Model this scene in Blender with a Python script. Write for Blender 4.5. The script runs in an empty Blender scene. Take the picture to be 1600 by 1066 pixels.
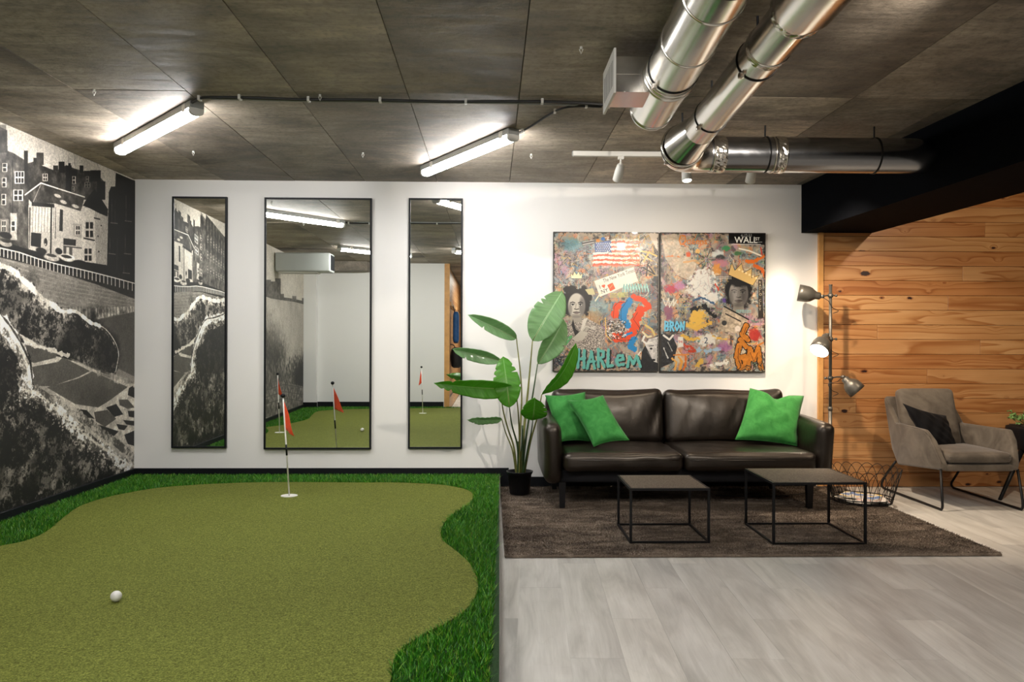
import bpy, bmesh, math, random
import numpy as np
from mathutils import Vector, Matrix

scene = bpy.context.scene
COL = scene.collection
PI = math.pi
random.seed(7)

# ------------------------------------------------------------------ camera
FPX, EYE = 1250.0, 1.117
_th, _rho, _phi = math.atan(32 / FPX), 0.0030, 2 / FPX
CF = np.array([math.sin(_th) * math.cos(_phi), math.cos(_th) * math.cos(_phi), math.sin(_phi)])
_R = np.array([math.cos(_th), -math.sin(_th), 0.0])
_U = np.cross(_R, CF)
CR = _R * math.cos(_rho) + _U * math.sin(_rho)
CU = _U * math.cos(_rho) - _R * math.sin(_rho)
EYEP = np.array([0, 0, EYE])
cam_data = bpy.data.cameras.new('camera')
cam_data.sensor_width = 36.0
cam_data.lens = FPX * 36 / 1600
cam_data.clip_start = 0.02
cam = bpy.data.objects.new('camera', cam_data)
COL.objects.link(cam)
m = Matrix.Identity(4)
for i in range(3):
    m[i][0], m[i][1], m[i][2], m[i][3] = CR[i], CU[i], -CF[i], EYEP[i]
cam.matrix_world = m
scene.camera = cam

def ray(px, py):
    return CF + CR * (px - 800) / FPX - CU * (py - 533) / FPX
def W(px, py, Y):
    r = ray(px, py)
    return EYEP + r * (Y / r[1])
def G(px, py, Z=0.0):
    r = ray(px, py)
    return EYEP + r * ((Z - EYE) / r[2])

# ------------------------------------------------------------------ world, exposure, room lights
scene.view_settings.view_transform = 'Standard'
scene.view_settings.look = 'None'
scene.view_settings.gamma = 1.0
scene.view_settings.use_curve_mapping = False
scene.view_settings.exposure = 1.42
try:
    scene.cycles.max_bounces = 10
    scene.cycles.glossy_bounces = 6
    scene.cycles.diffuse_bounces = 5
    scene.cycles.sample_clamp_indirect = 6
    scene.cycles.caustics_reflective = False
    scene.cycles.caustics_refractive = False
except Exception:
    pass
world = bpy.data.worlds.new('world')
scene.world = world
world.use_nodes = True
world.node_tree.nodes['Background'].inputs[0].default_value = (0.5, 0.52, 0.55, 1)
world.node_tree.nodes['Background'].inputs[1].default_value = 0.05

TUBE_STRENGTH = 36.0
TUBE_COLOR = (1.0, 0.975, 0.955)
WARM = (1.0, 0.80, 0.58)
SPOTS = [   # x, y, z, target, watts, cone deg, blend, colour, radius   (ceiling and track spots)
]
def add_spot(loc, target, watts, cone, blend, color, radius=0.03, name='spot_light'):
    l = bpy.data.lights.new(name, 'SPOT')
    l.energy, l.spot_size, l.spot_blend, l.color, l.shadow_soft_size = watts, math.radians(cone), blend, color, radius
    o = bpy.data.objects.new(name, l)
    COL.objects.link(o)
    o.location = loc
    o.rotation_euler = (Vector(target) - Vector(loc)).to_track_quat('-Z', 'Y').to_euler()
    return o
def add_area(loc, target, watts, sx, sy, color, name='area_light'):
    l = bpy.data.lights.new(name, 'AREA')
    l.shape = 'RECTANGLE'
    l.energy, l.size, l.size_y, l.color = watts, sx, sy, color
    o = bpy.data.objects.new(name, l)
    COL.objects.link(o)
    o.location = loc
    o.rotation_euler = (Vector(target) - Vector(loc)).to_track_quat('-Z', 'Y').to_euler()
    return o
# track spots over the sofa (bodies are built further down) and one unseen spot nearer the camera: they wash the wall with the canvases, the sofa and the armchair
add_spot((0.82, 5.23, 2.15), (0.80, 6.15, 1.45), 2.5, 120, 0.9, (1.0, 0.88, 0.72))
add_spot((1.60, 2.40, 2.31), (0.55, 6.15, 1.25), 70, 62, 0.9, (1.0, 0.90, 0.78), 0.02)  # unseen spot off the track, inferred from the leaf shadows; no body
add_spot((1.29, 5.08, 2.13), (1.55, 5.95, 1.0), 12, 130, 0.9, (1.0, 0.83, 0.63))
add_spot((1.79, 5.22, 2.15), (3.0, 5.6, 0.45), 62, 100, 0.8, (1.0, 0.80, 0.60))
# downlights of the room to the right of the beam and of the room behind the camera (not in the frame)
add_spot((3.36, 4.3, 2.33), (3.5, 5.9, 1.0), 24, 130, 0.7, (1.0, 0.80, 0.58), 0.03)
add_spot((1.9, 2.0, 2.33), (2.3, 3.2, 0.0), 20, 130, 0.9, (1.0, 0.88, 0.76), 0.05)
add_spot((4.2, 2.6, 2.33), (4.0, 3.6, 0.0), 16, 130, 0.9, (1.0, 0.84, 0.68), 0.05)
add_area((0.6, -3.0, 2.3), (0.6, -3.0, 0), 40, 2.0, 2.0, (1.0, 0.95, 0.86))

# ------------------------------------------------------------------ node helpers
class NT:
    def __init__(self, name):
        self.mat = bpy.data.materials.new(name)
        self.mat.use_nodes = True
        self.t = self.mat.node_tree
        self.b = self.t.nodes['Principled BSDF']
    def n(self, kind, **kw):
        nd = self.t.nodes.new(kind)
        for k, v in kw.items():
            if k.startswith('i_'):
                nd.inputs[k[2:].replace('_', ' ')].default_value = v
            else:
                setattr(nd, k, v)
        return nd
    def l(self, a, b):
        self.t.links.new(a, b)
    def coord(self, kind='Object', scale=(1, 1, 1), rand=0.0, rot=(0, 0, 0)):
        tc = self.n('ShaderNodeTexCoord')
        mp = self.n('ShaderNodeMapping')
        mp.inputs['Scale'].default_value = scale
        mp.inputs['Rotation'].default_value = rot
        if rand:
            oi = self.n('ShaderNodeObjectInfo')
            cx = self.n('ShaderNodeCombineXYZ')
            for i, k in enumerate((1.0, 2.7, 0.73)):
                mm = self.n('ShaderNodeMath', operation='MULTIPLY')
                mm.inputs[1].default_value = rand * k
                self.l(oi.outputs['Random'], mm.inputs[0])
                self.l(mm.outputs[0], cx.inputs[i])
            ad = self.n('ShaderNodeVectorMath', operation='ADD')
            self.l(tc.outputs[kind], ad.inputs[0])
            self.l(cx.outputs[0], ad.inputs[1])
            self.l(ad.outputs[0], mp.inputs['Vector'])
        else:
            self.l(tc.outputs[kind], mp.inputs['Vector'])
        return mp.outputs[0]
    def noise(self, vec, scale, detail=4, rough=0.55, dist=0.0):
        nd = self.n('ShaderNodeTexNoise')
        nd.inputs['Scale'].default_value = scale
        nd.inputs['Detail'].default_value = detail
        nd.inputs['Roughness'].default_value = rough
        nd.inputs['Distortion'].default_value = dist
        if vec is not None:
            self.l(vec, nd.inputs['Vector'])
        return nd.outputs['Fac']
    def ramp(self, fac, stops, interp='LINEAR'):
        nd = self.n('ShaderNodeValToRGB')
        cr = nd.color_ramp
        cr.interpolation = interp
        while len(cr.elements) < len(stops):
            cr.elements.new(0.5)
        for e, (p, c) in zip(cr.elements, stops):
            e.position = p
            if not isinstance(c, (tuple, list)):
                c = (c, c, c)
            e.color = (*c, 1)
        self.l(fac, nd.inputs[0])
        return nd.outputs[0]
    def mix(self, fac, a, b, mode='MIX'):
        nd = self.n('ShaderNodeMix', data_type='RGBA', blend_type=mode)
        for v, s in ((fac, nd.inputs[0]), (a, nd.inputs[6]), (b, nd.inputs[7])):
            if hasattr(v, 'is_linked') or isinstance(v, bpy.types.NodeSocket):
                self.l(v, s)
            elif isinstance(v, (tuple, list)):
                s.default_value = (*v, 1)
            else:
                s.default_value = v
        return nd.outputs[2]
    def math(self, op, a, b=None, clamp=False):
        nd = self.n('ShaderNodeMath', operation=op, use_clamp=clamp)
        for v, s in ((a, nd.inputs[0]), (b, nd.inputs[1])):
            if v is None: continue
            if isinstance(v, bpy.types.NodeSocket): self.l(v, s)
            else: s.default_value = v
        return nd.outputs[0]
    def bump(self, h, strength=0.3, dist=0.01):
        nd = self.n('ShaderNodeBump')
        nd.inputs['Strength'].default_value = strength
        nd.inputs['Distance'].default_value = dist
        self.l(h, nd.inputs['Height'])
        self.l(nd.outputs[0], self.b.inputs['Normal'])
    def set(self, color=None, rough=None, metal=None, **kw):
        if color is not None:
            if isinstance(color, bpy.types.NodeSocket): self.l(color, self.b.inputs['Base Color'])
            else: self.b.inputs['Base Color'].default_value = (*color, 1)
        if rough is not None:
            if isinstance(rough, bpy.types.NodeSocket): self.l(rough, self.b.inputs['Roughness'])
            else: self.b.inputs['Roughness'].default_value = rough
        if metal is not None: self.b.inputs['Metallic'].default_value = metal
        for k, v in kw.items():
            self.b.inputs[k].default_value = v
        return self.mat

def simple(name, color, rough=0.5, metal=0.0, bump=0.0, bscale=60, vary=0.0, coat=0.0, sheen=0.0, spec=0.5):
    t = NT(name)
    v = t.coord()
    nz = t.noise(v, bscale, 5, 0.6)
    if vary:
        c = t.ramp(nz, [(0.3, tuple(x * (1 - vary) for x in color)), (0.7, tuple(min(1, x * (1 + vary)) for x in color))])
    else:
        c = color
    t.set(c, rough, metal)
    t.b.inputs['Specular IOR Level'].default_value = spec
    if coat: t.b.inputs['Coat Weight'].default_value = coat
    if sheen:
        t.b.inputs['Sheen Weight'].default_value = sheen
    if bump: t.bump(nz, bump, 0.003)
    return t.mat
def emit(name, color, strength):
    t = NT(name)
    t.set((0.9, 0.9, 0.9), 0.4)
    t.b.inputs['Emission Color'].default_value = (*color, 1)
    t.b.inputs['Emission Strength'].default_value = strength
    return t.mat

M = {}
M['wall'] = simple('wall_paint', (0.82, 0.81, 0.79), 0.75, bump=0.04, bscale=160)
M['black_paint'] = simple('black_paint', (0.004, 0.005, 0.007), 0.5, bump=0.05, bscale=90, spec=0.25)
M['beam'] = simple('beam_paint', (0.0022, 0.0027, 0.0040), 0.8, bump=0.12, bscale=30, vary=0.25, spec=0.03)
M['black_metal'] = simple('black_powder_coat', (0.005, 0.005, 0.006), 0.45, bump=0.05, bscale=400, spec=0.3)
M['dark_metal'] = simple('dark_grey_lamp_metal', (0.13, 0.122, 0.105), 0.38, 0.55, bump=0.03, bscale=300)
M['grey_metal'] = simple('grey_housing', (0.30, 0.31, 0.30), 0.45, 0.3)
M['white_metal'] = simple('white_housing', (0.62, 0.61, 0.57), 0.4)
M['white_inside'] = emit('lit_lamp_inside', (1.0, 0.86, 0.66), 3.0)
M['bulb'] = emit('lamp_bulb', (1.0, 0.85, 0.62), 14.0)
M['tube'] = emit('fluorescent_diffuser', TUBE_COLOR, TUBE_STRENGTH)
M['spot_lens'] = emit('track_spot_lens', (1.0, 0.92, 0.75), 12.0)
M['cable'] = simple('black_cable', (0.01, 0.01, 0.011), 0.5)
M['pot'] = simple('black_plastic_pot', (0.005, 0.006, 0.008), 0.4, bump=0.05, spec=0.3)
M['soil'] = simple('dark_soil', (0.02, 0.014, 0.01), 0.95, bump=0.8, bscale=80, vary=0.4)
M['gold_wood'] = simple('trim_pine', (0.60, 0.31, 0.10), 0.5, bump=0.05, vary=0.15, bscale=12)
M['ball'] = simple('golf_ball_white', (0.80, 0.80, 0.77), 0.3)
M['pole'] = simple('white_pole', (0.78, 0.77, 0.72), 0.4)
M['paper'] = simple('magazine_paper', (0.75, 0.73, 0.68), 0.45)

def mirror_mat():
    t = NT('mirror_glass')
    v = t.coord()
    nz = t.noise(v, 2.0, 2, 0.5)
    t.set(t.ramp(nz, [(0.3, (0.90, 0.93, 0.90)), (0.7, (0.92, 0.95, 0.92))]), 0.0, 1.0)
    return t.mat
M['mirror'] = mirror_mat()

def concrete():
    t = NT('board_marked_concrete')
    v = t.coord('Object', (1, 1, 1), 31.0)
    big = t.noise(v, 1.6, 6, 0.6, 0.4)
    vs = t.coord('Object', (2.2, 14, 4), 31.0)
    streak = t.noise(vs, 1.4, 8, 0.66, 0.6)
    fine = t.noise(v, 42, 6, 0.7)
    c = t.ramp(big, [(0.28, (0.135, 0.108, 0.082)), (0.48, (0.29, 0.246, 0.200)), (0.74, (0.49, 0.43, 0.36))])
    s = t.ramp(streak, [(0.32, 0.38), (0.5, 0.85), (0.68, 1.25)])
    c = t.mix(0.75, c, s, 'MULTIPLY')
    f = t.ramp(fine, [(0.34, 0.50), (0.52, 1.0), (0.8, 1.15)])
    c = t.mix(0.7, c, f, 'MULTIPLY')
    smear = t.noise(t.coord('Object', (0.8, 1.6, 1), 31.0), 1.1, 5, 0.7, 1.4)
    c = t.mix(0.8, c, t.ramp(smear, [(0.36, 0.42), (0.52, 0.95), (0.7, 1.25)]), 'MULTIPLY')
    # small pits
    vo = t.n('ShaderNodeTexVoronoi')
    vo.inputs['Scale'].default_value = 9
    t.l(v, vo.inputs['Vector'])
    pn = t.noise(v, 3.3, 2, 0.5)
    d = t.math('ADD', vo.outputs['Distance'], t.math('MULTIPLY', pn, 0.28))
    pit = t.ramp(d, [(0.13, 0.30), (0.20, 1.0)])
    c = t.mix(0.8, c, pit, 'MULTIPLY')
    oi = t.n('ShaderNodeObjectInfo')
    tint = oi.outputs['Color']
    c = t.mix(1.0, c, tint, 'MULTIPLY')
    t.set(c, t.ramp(streak, [(0.3, 0.50), (0.7, 0.80)]))
    h = t.math('ADD', t.math('MULTIPLY', streak, 0.7), t.math('MULTIPLY', fine, 0.4))
    t.bump(h, 0.45, 0.006)
    return t.mat
M['concrete'] = concrete()

def pine():
    t = NT('knotty_pine_boards')
    v0 = t.coord('Object', (1, 1, 1), 37.0)
    # knots: sparse flattened cells
    vk = t.n('ShaderNodeMapping')
    vk.inputs['Scale'].default_value = (4.4, 0.02, 9.2)
    t.l(v0, vk.inputs['Vector'])
    vo = t.n('ShaderNodeTexVoronoi')
    vo.inputs['Scale'].default_value = 1.0
    vo.inputs['Randomness'].default_value = 1.0
    t.l(vk.outputs[0], vo.inputs['Vector'])
    wob = t.noise(v0, 55, 3, 0.6)
    dk = t.math('ADD', vo.outputs['Distance'], t.math('MULTIPLY', t.math('SUBTRACT', wob, 0.5), 0.10))
    sep = t.n('ShaderNodeSeparateColor')
    t.l(vo.outputs['Color'], sep.inputs[0])
    size = t.math('MULTIPLY', t.math('POWER', sep.outputs[0], 1.6), 0.16)          # each knot its own size, a third of the cells hardly any
    rel = t.math('SUBTRACT', dk, size)
    # grain: long streaks, pushed aside round the knots
    push = t.math('MULTIPLY', t.math('POWER', t.math('SUBTRACT', 1.0, vo.outputs['Distance'], True), 7.0), 1.3)
    vg = t.n('ShaderNodeMapping')
    vg.inputs['Scale'].default_value = (0.42, 1, 10)
    t.l(v0, vg.inputs['Vector'])
    ad = t.n('ShaderNodeVectorMath', operation='ADD')
    cx = t.n('ShaderNodeCombineXYZ')
    t.l(push, cx.inputs[2])
    t.l(vg.outputs[0], ad.inputs[0]); t.l(cx.outputs[0], ad.inputs[1])
    g1 = t.noise(ad.outputs[0], 1.0, 1.2, 0.4, 0.15)
    rings = t.math('FRACT', t.math('MULTIPLY', g1, 8.0))
    rc = t.ramp(rings, [(0.0, (0.50, 0.275, 0.122)), (0.65, (0.44, 0.225, 0.088)), (0.93, (0.31, 0.125, 0.038)), (1.0, (0.48, 0.26, 0.112))])
    fine = t.noise(t.coord('Object', (4, 1, 220), 37.0), 1.0, 3, 0.6)
    c = t.mix(0.55, rc, t.ramp(fine, [(0.3, 0.82), (0.7, 1.1)]), 'MULTIPLY')
    blot = t.noise(t.coord('Object', (1.4, 1, 5), 37.0), 1.3, 3, 0.5)
    c = t.mix(0.6, c, t.ramp(blot, [(0.35, (0.86, 0.72, 0.58)), (0.65, (1.1, 1.08, 1.02))]), 'MULTIPLY')
    c = t.mix(t.ramp(rel, [(0.01, 0.9), (0.07, 0.0)]), c, (0.20, 0.062, 0.02))
    c = t.mix(t.ramp(rel, [(-0.01, 1.0), (0.012, 0.0)]), c, (0.020, 0.006, 0.006))
    oi = t.n('ShaderNodeObjectInfo')
    tint = t.ramp(oi.outputs['Random'], [(0.0, (0.88, 0.74, 0.62)), (0.4, (1.0, 0.97, 0.94)), (1.0, (1.10, 1.16, 1.20))])
    c = t.mix(1.0, c, tint, 'MULTIPLY')
    t.set(c, 0.42)
    t.bump(t.math('ADD', fine, t.math('MULTIPLY', g1, 1.0)), 0.12, 0.002)
    return t.mat
M['pine'] = pine()

def laminate():
    t = NT('grey_laminate')
    v = t.coord('Object', (1, 1, 1), 53.0)
    vg = t.coord('Object', (11, 1.5, 1), 53.0)
    g = t.noise(vg, 1.0, 4, 0.55, 1.1)
    fine = t.noise(t.coord('Object', (150, 5, 1), 53.0), 1.0, 3, 0.6)
    lines = t.math('FRACT', t.math('MULTIPLY', t.noise(vg, 0.55, 1.2, 0.4, 0.9), 14.0))
    big = t.noise(v, 2.2, 3, 0.5)
    c = t.ramp(g, [(0.28, (0.42, 0.41, 0.385)), (0.5, (0.56, 0.548, 0.515)), (0.75, (0.68, 0.67, 0.64))])
    c = t.mix(0.4, c, t.ramp(fine, [(0.3, 0.84), (0.7, 1.1)]), 'MULTIPLY')
    c = t.mix(0.08, c, t.ramp(lines, [(0.0, 1.0), (0.9, 0.9), (0.97, 0.45), (1.0, 1.0)]), 'MULTIPLY')
    c = t.mix(0.5, c, t.ramp(big, [(0.3, 0.82), (0.7, 1.12)]), 'MULTIPLY')
    oi = t.n('ShaderNodeObjectInfo')
    c = t.mix(1.0, c, t.ramp(oi.outputs['Random'], [(0.0, (0.93, 0.93, 0.93)), (1.0, (1.06, 1.05, 1.03))]), 'MULTIPLY')
    t.set(c, t.ramp(g, [(0.3, 0.36), (0.7, 0.46)]))
    t.bump(fine, 0.08, 0.001)
    return t.mat
M['laminate'] = laminate()

def leather():
    t = NT('black_brown_leather')
    v = t.coord()
    pores = t.noise(v, 260, 4, 0.6)
    wr = t.noise(v, 9, 5, 0.62, 1.2)
    c = t.ramp(wr, [(0.3, (0.0030, 0.0020, 0.0016)), (0.7, (0.0085, 0.0055, 0.0040))])
    t.set(c, t.ramp(wr, [(0.3, 0.34), (0.7, 0.42)]))
    t.b.inputs['Specular IOR Level'].default_value = 0.55
    t.b.inputs['Specular Tint'].default_value = (1.0, 0.88, 0.75, 1)
    t.b.inputs['Coat Weight'].default_value = 0.25
    t.b.inputs['Coat Roughness'].default_value = 0.30
    t.bump(t.math('ADD', t.math('MULTIPLY', pores, 0.25), wr), 0.40, 0.007)
    return t.mat
M['leather'] = leather()

def velvet(name, col, col2, scale=7, sheen=0.15):
    t = NT(name)
    v = t.coord()
    nz = t.noise(v, scale, 5, 0.6, 0.8)
    fine = t.noise(v, 300, 3, 0.6)
    t.set(t.ramp(nz, [(0.32, col), (0.68, col2)]), 0.75)
    t.b.inputs['Sheen Weight'].default_value = sheen
    t.b.inputs['Specular IOR Level'].default_value = 0.2
    t.b.inputs['Sheen Roughness'].default_value = 0.4
    t.bump(t.math('ADD', fine, nz), 0.15, 0.003)
    return t.mat
M['velvet'] = velvet('taupe_velvet', (0.070, 0.058, 0.046), (0.155, 0.132, 0.106), 6, 0.3)
M['green'] = velvet('green_linen', (0.022, 0.160, 0.028), (0.050, 0.250, 0.055), 14, 0.15)
M['black_cloth'] = velvet('black_cloth', (0.004, 0.004, 0.005), (0.008, 0.008, 0.010), 7, 0.03)

def stone_top():
    t = NT('brown_ceramic_top')
    v = t.coord()
    f = t.noise(v, 110, 4, 0.8)
    c = t.ramp(f, [(0.36, (0.045, 0.034, 0.024)), (0.5, (0.105, 0.084, 0.061)), (0.64, (0.20, 0.165, 0.125))])
    t.set(c, 0.62)
    t.b.inputs['Specular IOR Level'].default_value = 0.25
    t.bump(f, 0.15, 0.002)
    return t.mat
M['table_top'] = stone_top()

def galvanised():
    t = NT('galvanised_sheet')
    v = t.coord()
    s = t.noise(t.coord('Object', (9, 2.2, 9)), 1.0, 5, 0.6, 0.5)
    f = t.math('ADD', t.math('MULTIPLY', s, 0.8), t.math('MULTIPLY', t.noise(v, 60, 3, 0.6), 0.2))
    t.set(t.ramp(f, [(0.3, (0.58, 0.56, 0.52)), (0.75, (0.76, 0.74, 0.69))]), t.ramp(f, [(0.3, 0.16), (0.7, 0.27)]), 1.0)
    t.bump(t.noise(v, 4, 2, 0.4), 0.05, 0.006)
    return t.mat
M['duct'] = galvanised()

M['duct_dark'] = M['duct'].copy(); M['duct_dark'].name = 'galvanised_dark_reflection'  # galvanised copy; reflection of the dark surroundings is put into its base colour
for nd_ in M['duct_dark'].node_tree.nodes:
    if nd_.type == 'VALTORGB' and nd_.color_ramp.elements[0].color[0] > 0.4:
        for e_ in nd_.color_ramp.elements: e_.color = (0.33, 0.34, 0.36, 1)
def rug_mat():
    t = NT('rug_pile')
    v = t.coord()
    a = t.noise(t.coord('Object', (1.2, 3.0, 1)), 3.0, 5, 0.65, 1.0)
    f = t.noise(v, 190, 3, 0.7)
    c = t.ramp(a, [(0.3, (0.085, 0.062, 0.046)), (0.5, (0.175, 0.135, 0.102)), (0.70, (0.36, 0.29, 0.225))])
    c = t.mix(0.8, c, t.ramp(f, [(0.3, 0.5), (0.7, 1.4)]), 'MULTIPLY')
    t.set(c, 0.95)
    t.bump(f, 0.8, 0.006)
    return t.mat
M['rug'] = rug_mat()

def putting():
    t = NT('putting_surface_fibre')
    v = t.coord()
    f = t.noise(v, 170, 3, 0.8)
    f2 = t.noise(v, 60, 3, 0.6)
    big = t.noise(v, 1.3, 3, 0.5)
    c = t.ramp(f, [(0.34, (0.048, 0.060, 0.006)), (0.5, (0.138, 0.158, 0.028)), (0.66, (0.27, 0.305, 0.068))])
    c = t.mix(0.6, c, t.ramp(f2, [(0.3, 0.78), (0.7, 1.2)]), 'MULTIPLY')
    c = t.mix(0.5, c, t.ramp(big, [(0.3, (0.90, 0.88, 0.85)), (0.7, (1.08, 1.1, 1.1))]), 'MULTIPLY')
    t.set(c, 0.85)
    t.b.inputs['Specular IOR Level'].default_value = 0.15
    t.bump(t.math('ADD', f, f2), 0.7, 0.004)
    return t.mat
M['putting'] = putting()

def grass():
    t = NT('fringe_grass_blades')
    g = t.n('ShaderNodeNewGeometry')
    tc = t.noise(t.coord(), 6, 3, 0.6)
    c = t.ramp(g.outputs['Random Per Island'], [(0.0, (0.006, 0.075, 0.001)), (0.45, (0.024, 0.18, 0.004)), (0.85, (0.09, 0.34, 0.008)), (1.0, (0.26, 0.38, 0.04))])
    c = t.mix(0.5, c, t.ramp(tc, [(0.3, 0.7), (0.7, 1.25)]), 'MULTIPLY')
    t.set(c, 0.5)
    return t.mat
M['grass'] = grass()
M['grass_base'] = simple('fringe_turf_base', (0.010, 0.045, 0.006), 0.9, bump=0.9, bscale=150, vary=0.5)

def leaf_mat(name, top, under):
    t = NT(name)
    uv = t.n('ShaderNodeUVMap')
    mp = t.n('ShaderNodeMapping')
    mp.inputs['Scale'].default_value = (1.0, 38.0, 1)
    t.l(uv.outputs[0], mp.inputs[0])
    nz = t.noise(mp.outputs[0], 1.0, 2, 0.5)
    sx = t.n('ShaderNodeSeparateXYZ')
    t.l(uv.outputs[0], sx.inputs[0])
    rib = t.ramp(t.math('ABSOLUTE', t.math('SUBTRACT', sx.outputs[0], 0.5)), [(0.012, 1.0), (0.035, 0.0)])
    g = t.n('ShaderNodeNewGeometry')
    c = t.mix(g.outputs['Backfacing'], top, under)
    c = t.mix(0.6, c, t.ramp(nz, [(0.3, 0.75), (0.7, 1.2)]), 'MULTIPLY')
    c = t.mix(rib, c, tuple(min(1, x * 1.4 + 0.05) for x in under))
    t.set(c, 0.38)
    t.b.inputs['Coat Weight'].default_value = 0.2
    t.bump(nz, 0.35, 0.004)
    tr = t.n('ShaderNodeBsdfTranslucent')
    t.l(c, tr.inputs[0])
    mx = t.n('ShaderNodeMixShader')
    mx.inputs[0].default_value = 0.50
    t.l(t.b.outputs[0], mx.inputs[1]); t.l(tr.outputs[0], mx.inputs[2])
    t.l(mx.outputs[0], t.t.nodes['Material Output'].inputs[0])
    return t.mat
M['leaf'] = leaf_mat('banana_leaf_bright', (0.10, 0.36, 0.025), (0.16, 0.40, 0.08))
M['leaf_pale'] = leaf_mat('banana_leaf_pale', (0.24, 0.44, 0.20), (0.32, 0.50, 0.28))
M['stem'] = simple('leaf_stalk', (0.16, 0.17, 0.045), 0.5, vary=0.35, bscale=18)
M['stem_dark'] = simple('leaf_stalk_dark', (0.035, 0.07, 0.022), 0.5, vary=0.35, bscale=18)
M['flag'] = simple('red_nylon_flag', (0.80, 0.085, 0.025), 0.55, bump=0.2, bscale=40, vary=0.12)
M['small_leaf'] = simple('variegated_leaf', (0.16, 0.30, 0.09), 0.45, vary=0.7, bscale=45)
M['blue'] = simple('blue_fabric', (0.02, 0.12, 0.36), 0.6, vary=0.2, bscale=20)
M['bag_black'] = simple('black_bag_fabric', (0.012, 0.012, 0.014), 0.6, bump=0.3, bscale=60)

# ------------------------------------------------------------------ object helpers
ORG = {}
def tag(o, label=None, cat=None, group=None, kind=None):
    if label: o['label'] = label
    if cat: o['category'] = cat
    if group: o['group'] = group
    if kind: o['kind'] = kind
    return o
def org(o):
    return ORG.get(o.name, Vector((0, 0, 0))) if o is not None else Vector((0, 0, 0))
def thing(name, loc, label, cat, group=None):
    o = bpy.data.objects.new(name, None)
    COL.objects.link(o)
    o.empty_display_size = 0.05
    o.location = loc
    ORG[o.name] = Vector(loc)
    return tag(o, label, cat, group)
def mk(name, vf, mat, parent=None, smooth=False, origin=None, uv=None):
    """link verts (world metres) + faces as one mesh object; a part's mesh is stored relative to its parent"""
    v, f = vf
    base = Vector(origin) if origin is not None else org(parent)
    me = bpy.data.meshes.new(name)
    vv = np.asarray(v, float) - np.array(base)
    me.from_pydata([tuple(x) for x in vv], [], [tuple(int(i) for i in q) for q in f])
    if smooth:
        me.polygons.foreach_set('use_smooth', [True] * len(me.polygons))
    if uv is not None:
        lay = me.uv_layers.new(name='UVMap')
        idx = np.zeros(len(me.loops), np.int32)
        me.loops.foreach_get('vertex_index', idx)
        lay.data.foreach_set('uv', np.asarray(uv, np.float32)[idx].ravel())
    me.materials.append(mat)
    me.update()
    o = bpy.data.objects.new(name, me)
    COL.objects.link(o)
    if parent is not None:
        o.parent = parent
        o.location = base - org(parent)
    else:
        o.location = base
    ORG[o.name] = base.copy()
    return o
def mk_fast(name, v, f, mat, parent=None):
    """large triangle meshes straight from numpy"""
    base = org(parent)
    v = np.asarray(v, np.float32) - np.array(base, np.float32)
    me = bpy.data.meshes.new(name)
    me.vertices.add(len(v)); me.vertices.foreach_set('co', v.ravel())
    me.loops.add(f.size); me.loops.foreach_set('vertex_index', f.astype(np.int32).ravel())
    k = f.shape[1]
    me.polygons.add(len(f)); me.polygons.foreach_set('loop_start', np.arange(0, f.size, k, dtype=np.int32))
    me.update(calc_edges=True); me.validate()
    me.materials.append(mat)
    o = bpy.data.objects.new(name, me)
    COL.objects.link(o)
    if parent is not None: o.parent = parent
    ORG[o.name] = base.copy()
    return o
def bevel(o, w=0.004, seg=2, angle=35):
    b = o.modifiers.new('bevel', 'BEVEL')
    b.width, b.segments, b.limit_method, b.angle_limit = w, seg, 'ANGLE', math.radians(angle)
    return o
def copy_tree(o, parent=None):
    c = o.copy()
    COL.objects.link(c)
    if parent is not None: c.parent = parent
    for ch in list(o.children): copy_tree(ch, c)
    return c
def join(*parts):
    V, Fc, k = [], [], 0
    for v, f in parts:
        V.extend([tuple(x) for x in v])
        Fc.extend([tuple(i + k for i in q) for q in f])
        k += len(v)
    return V, Fc
def box(x0, x1, y0, y1, z0, z1):
    v = [(x0, y0, z0), (x1, y0, z0), (x1, y1, z0), (x0, y1, z0), (x0, y0, z1), (x1, y0, z1), (x1, y1, z1), (x0, y1, z1)]
    return v, [(0, 3, 2, 1), (4, 5, 6, 7), (0, 1, 5, 4), (1, 2, 6, 5), (2, 3, 7, 6), (3, 0, 4, 7)]
def hexa(b4, t4):
    """box between a lower and an upper ring of four points"""
    return list(b4) + list(t4), [(0, 3, 2, 1), (4, 5, 6, 7), (0, 1, 5, 4), (1, 2, 6, 5), (2, 3, 7, 6), (3, 0, 4, 7)]
def prism(poly, off):
    """polygon (3D points) swept by vector off"""
    n = len(poly)
    off = np.array(off, float)
    v = [tuple(p) for p in poly] + [tuple(np.array(p) + off) for p in poly]
    f = [tuple(range(n))[::-1], tuple(range(n, 2 * n))] + [(i, (i + 1) % n, n + (i + 1) % n, n + i) for i in range(n)]
    return v, f
def frame_of(d):
    d = Vector(d).normalized()
    a = Vector((0, 0, 1)) if abs(d.z) < 0.9 else Vector((1, 0, 0))
    u = d.cross(a).normalized()
    return u, d.cross(u).normalized()
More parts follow.
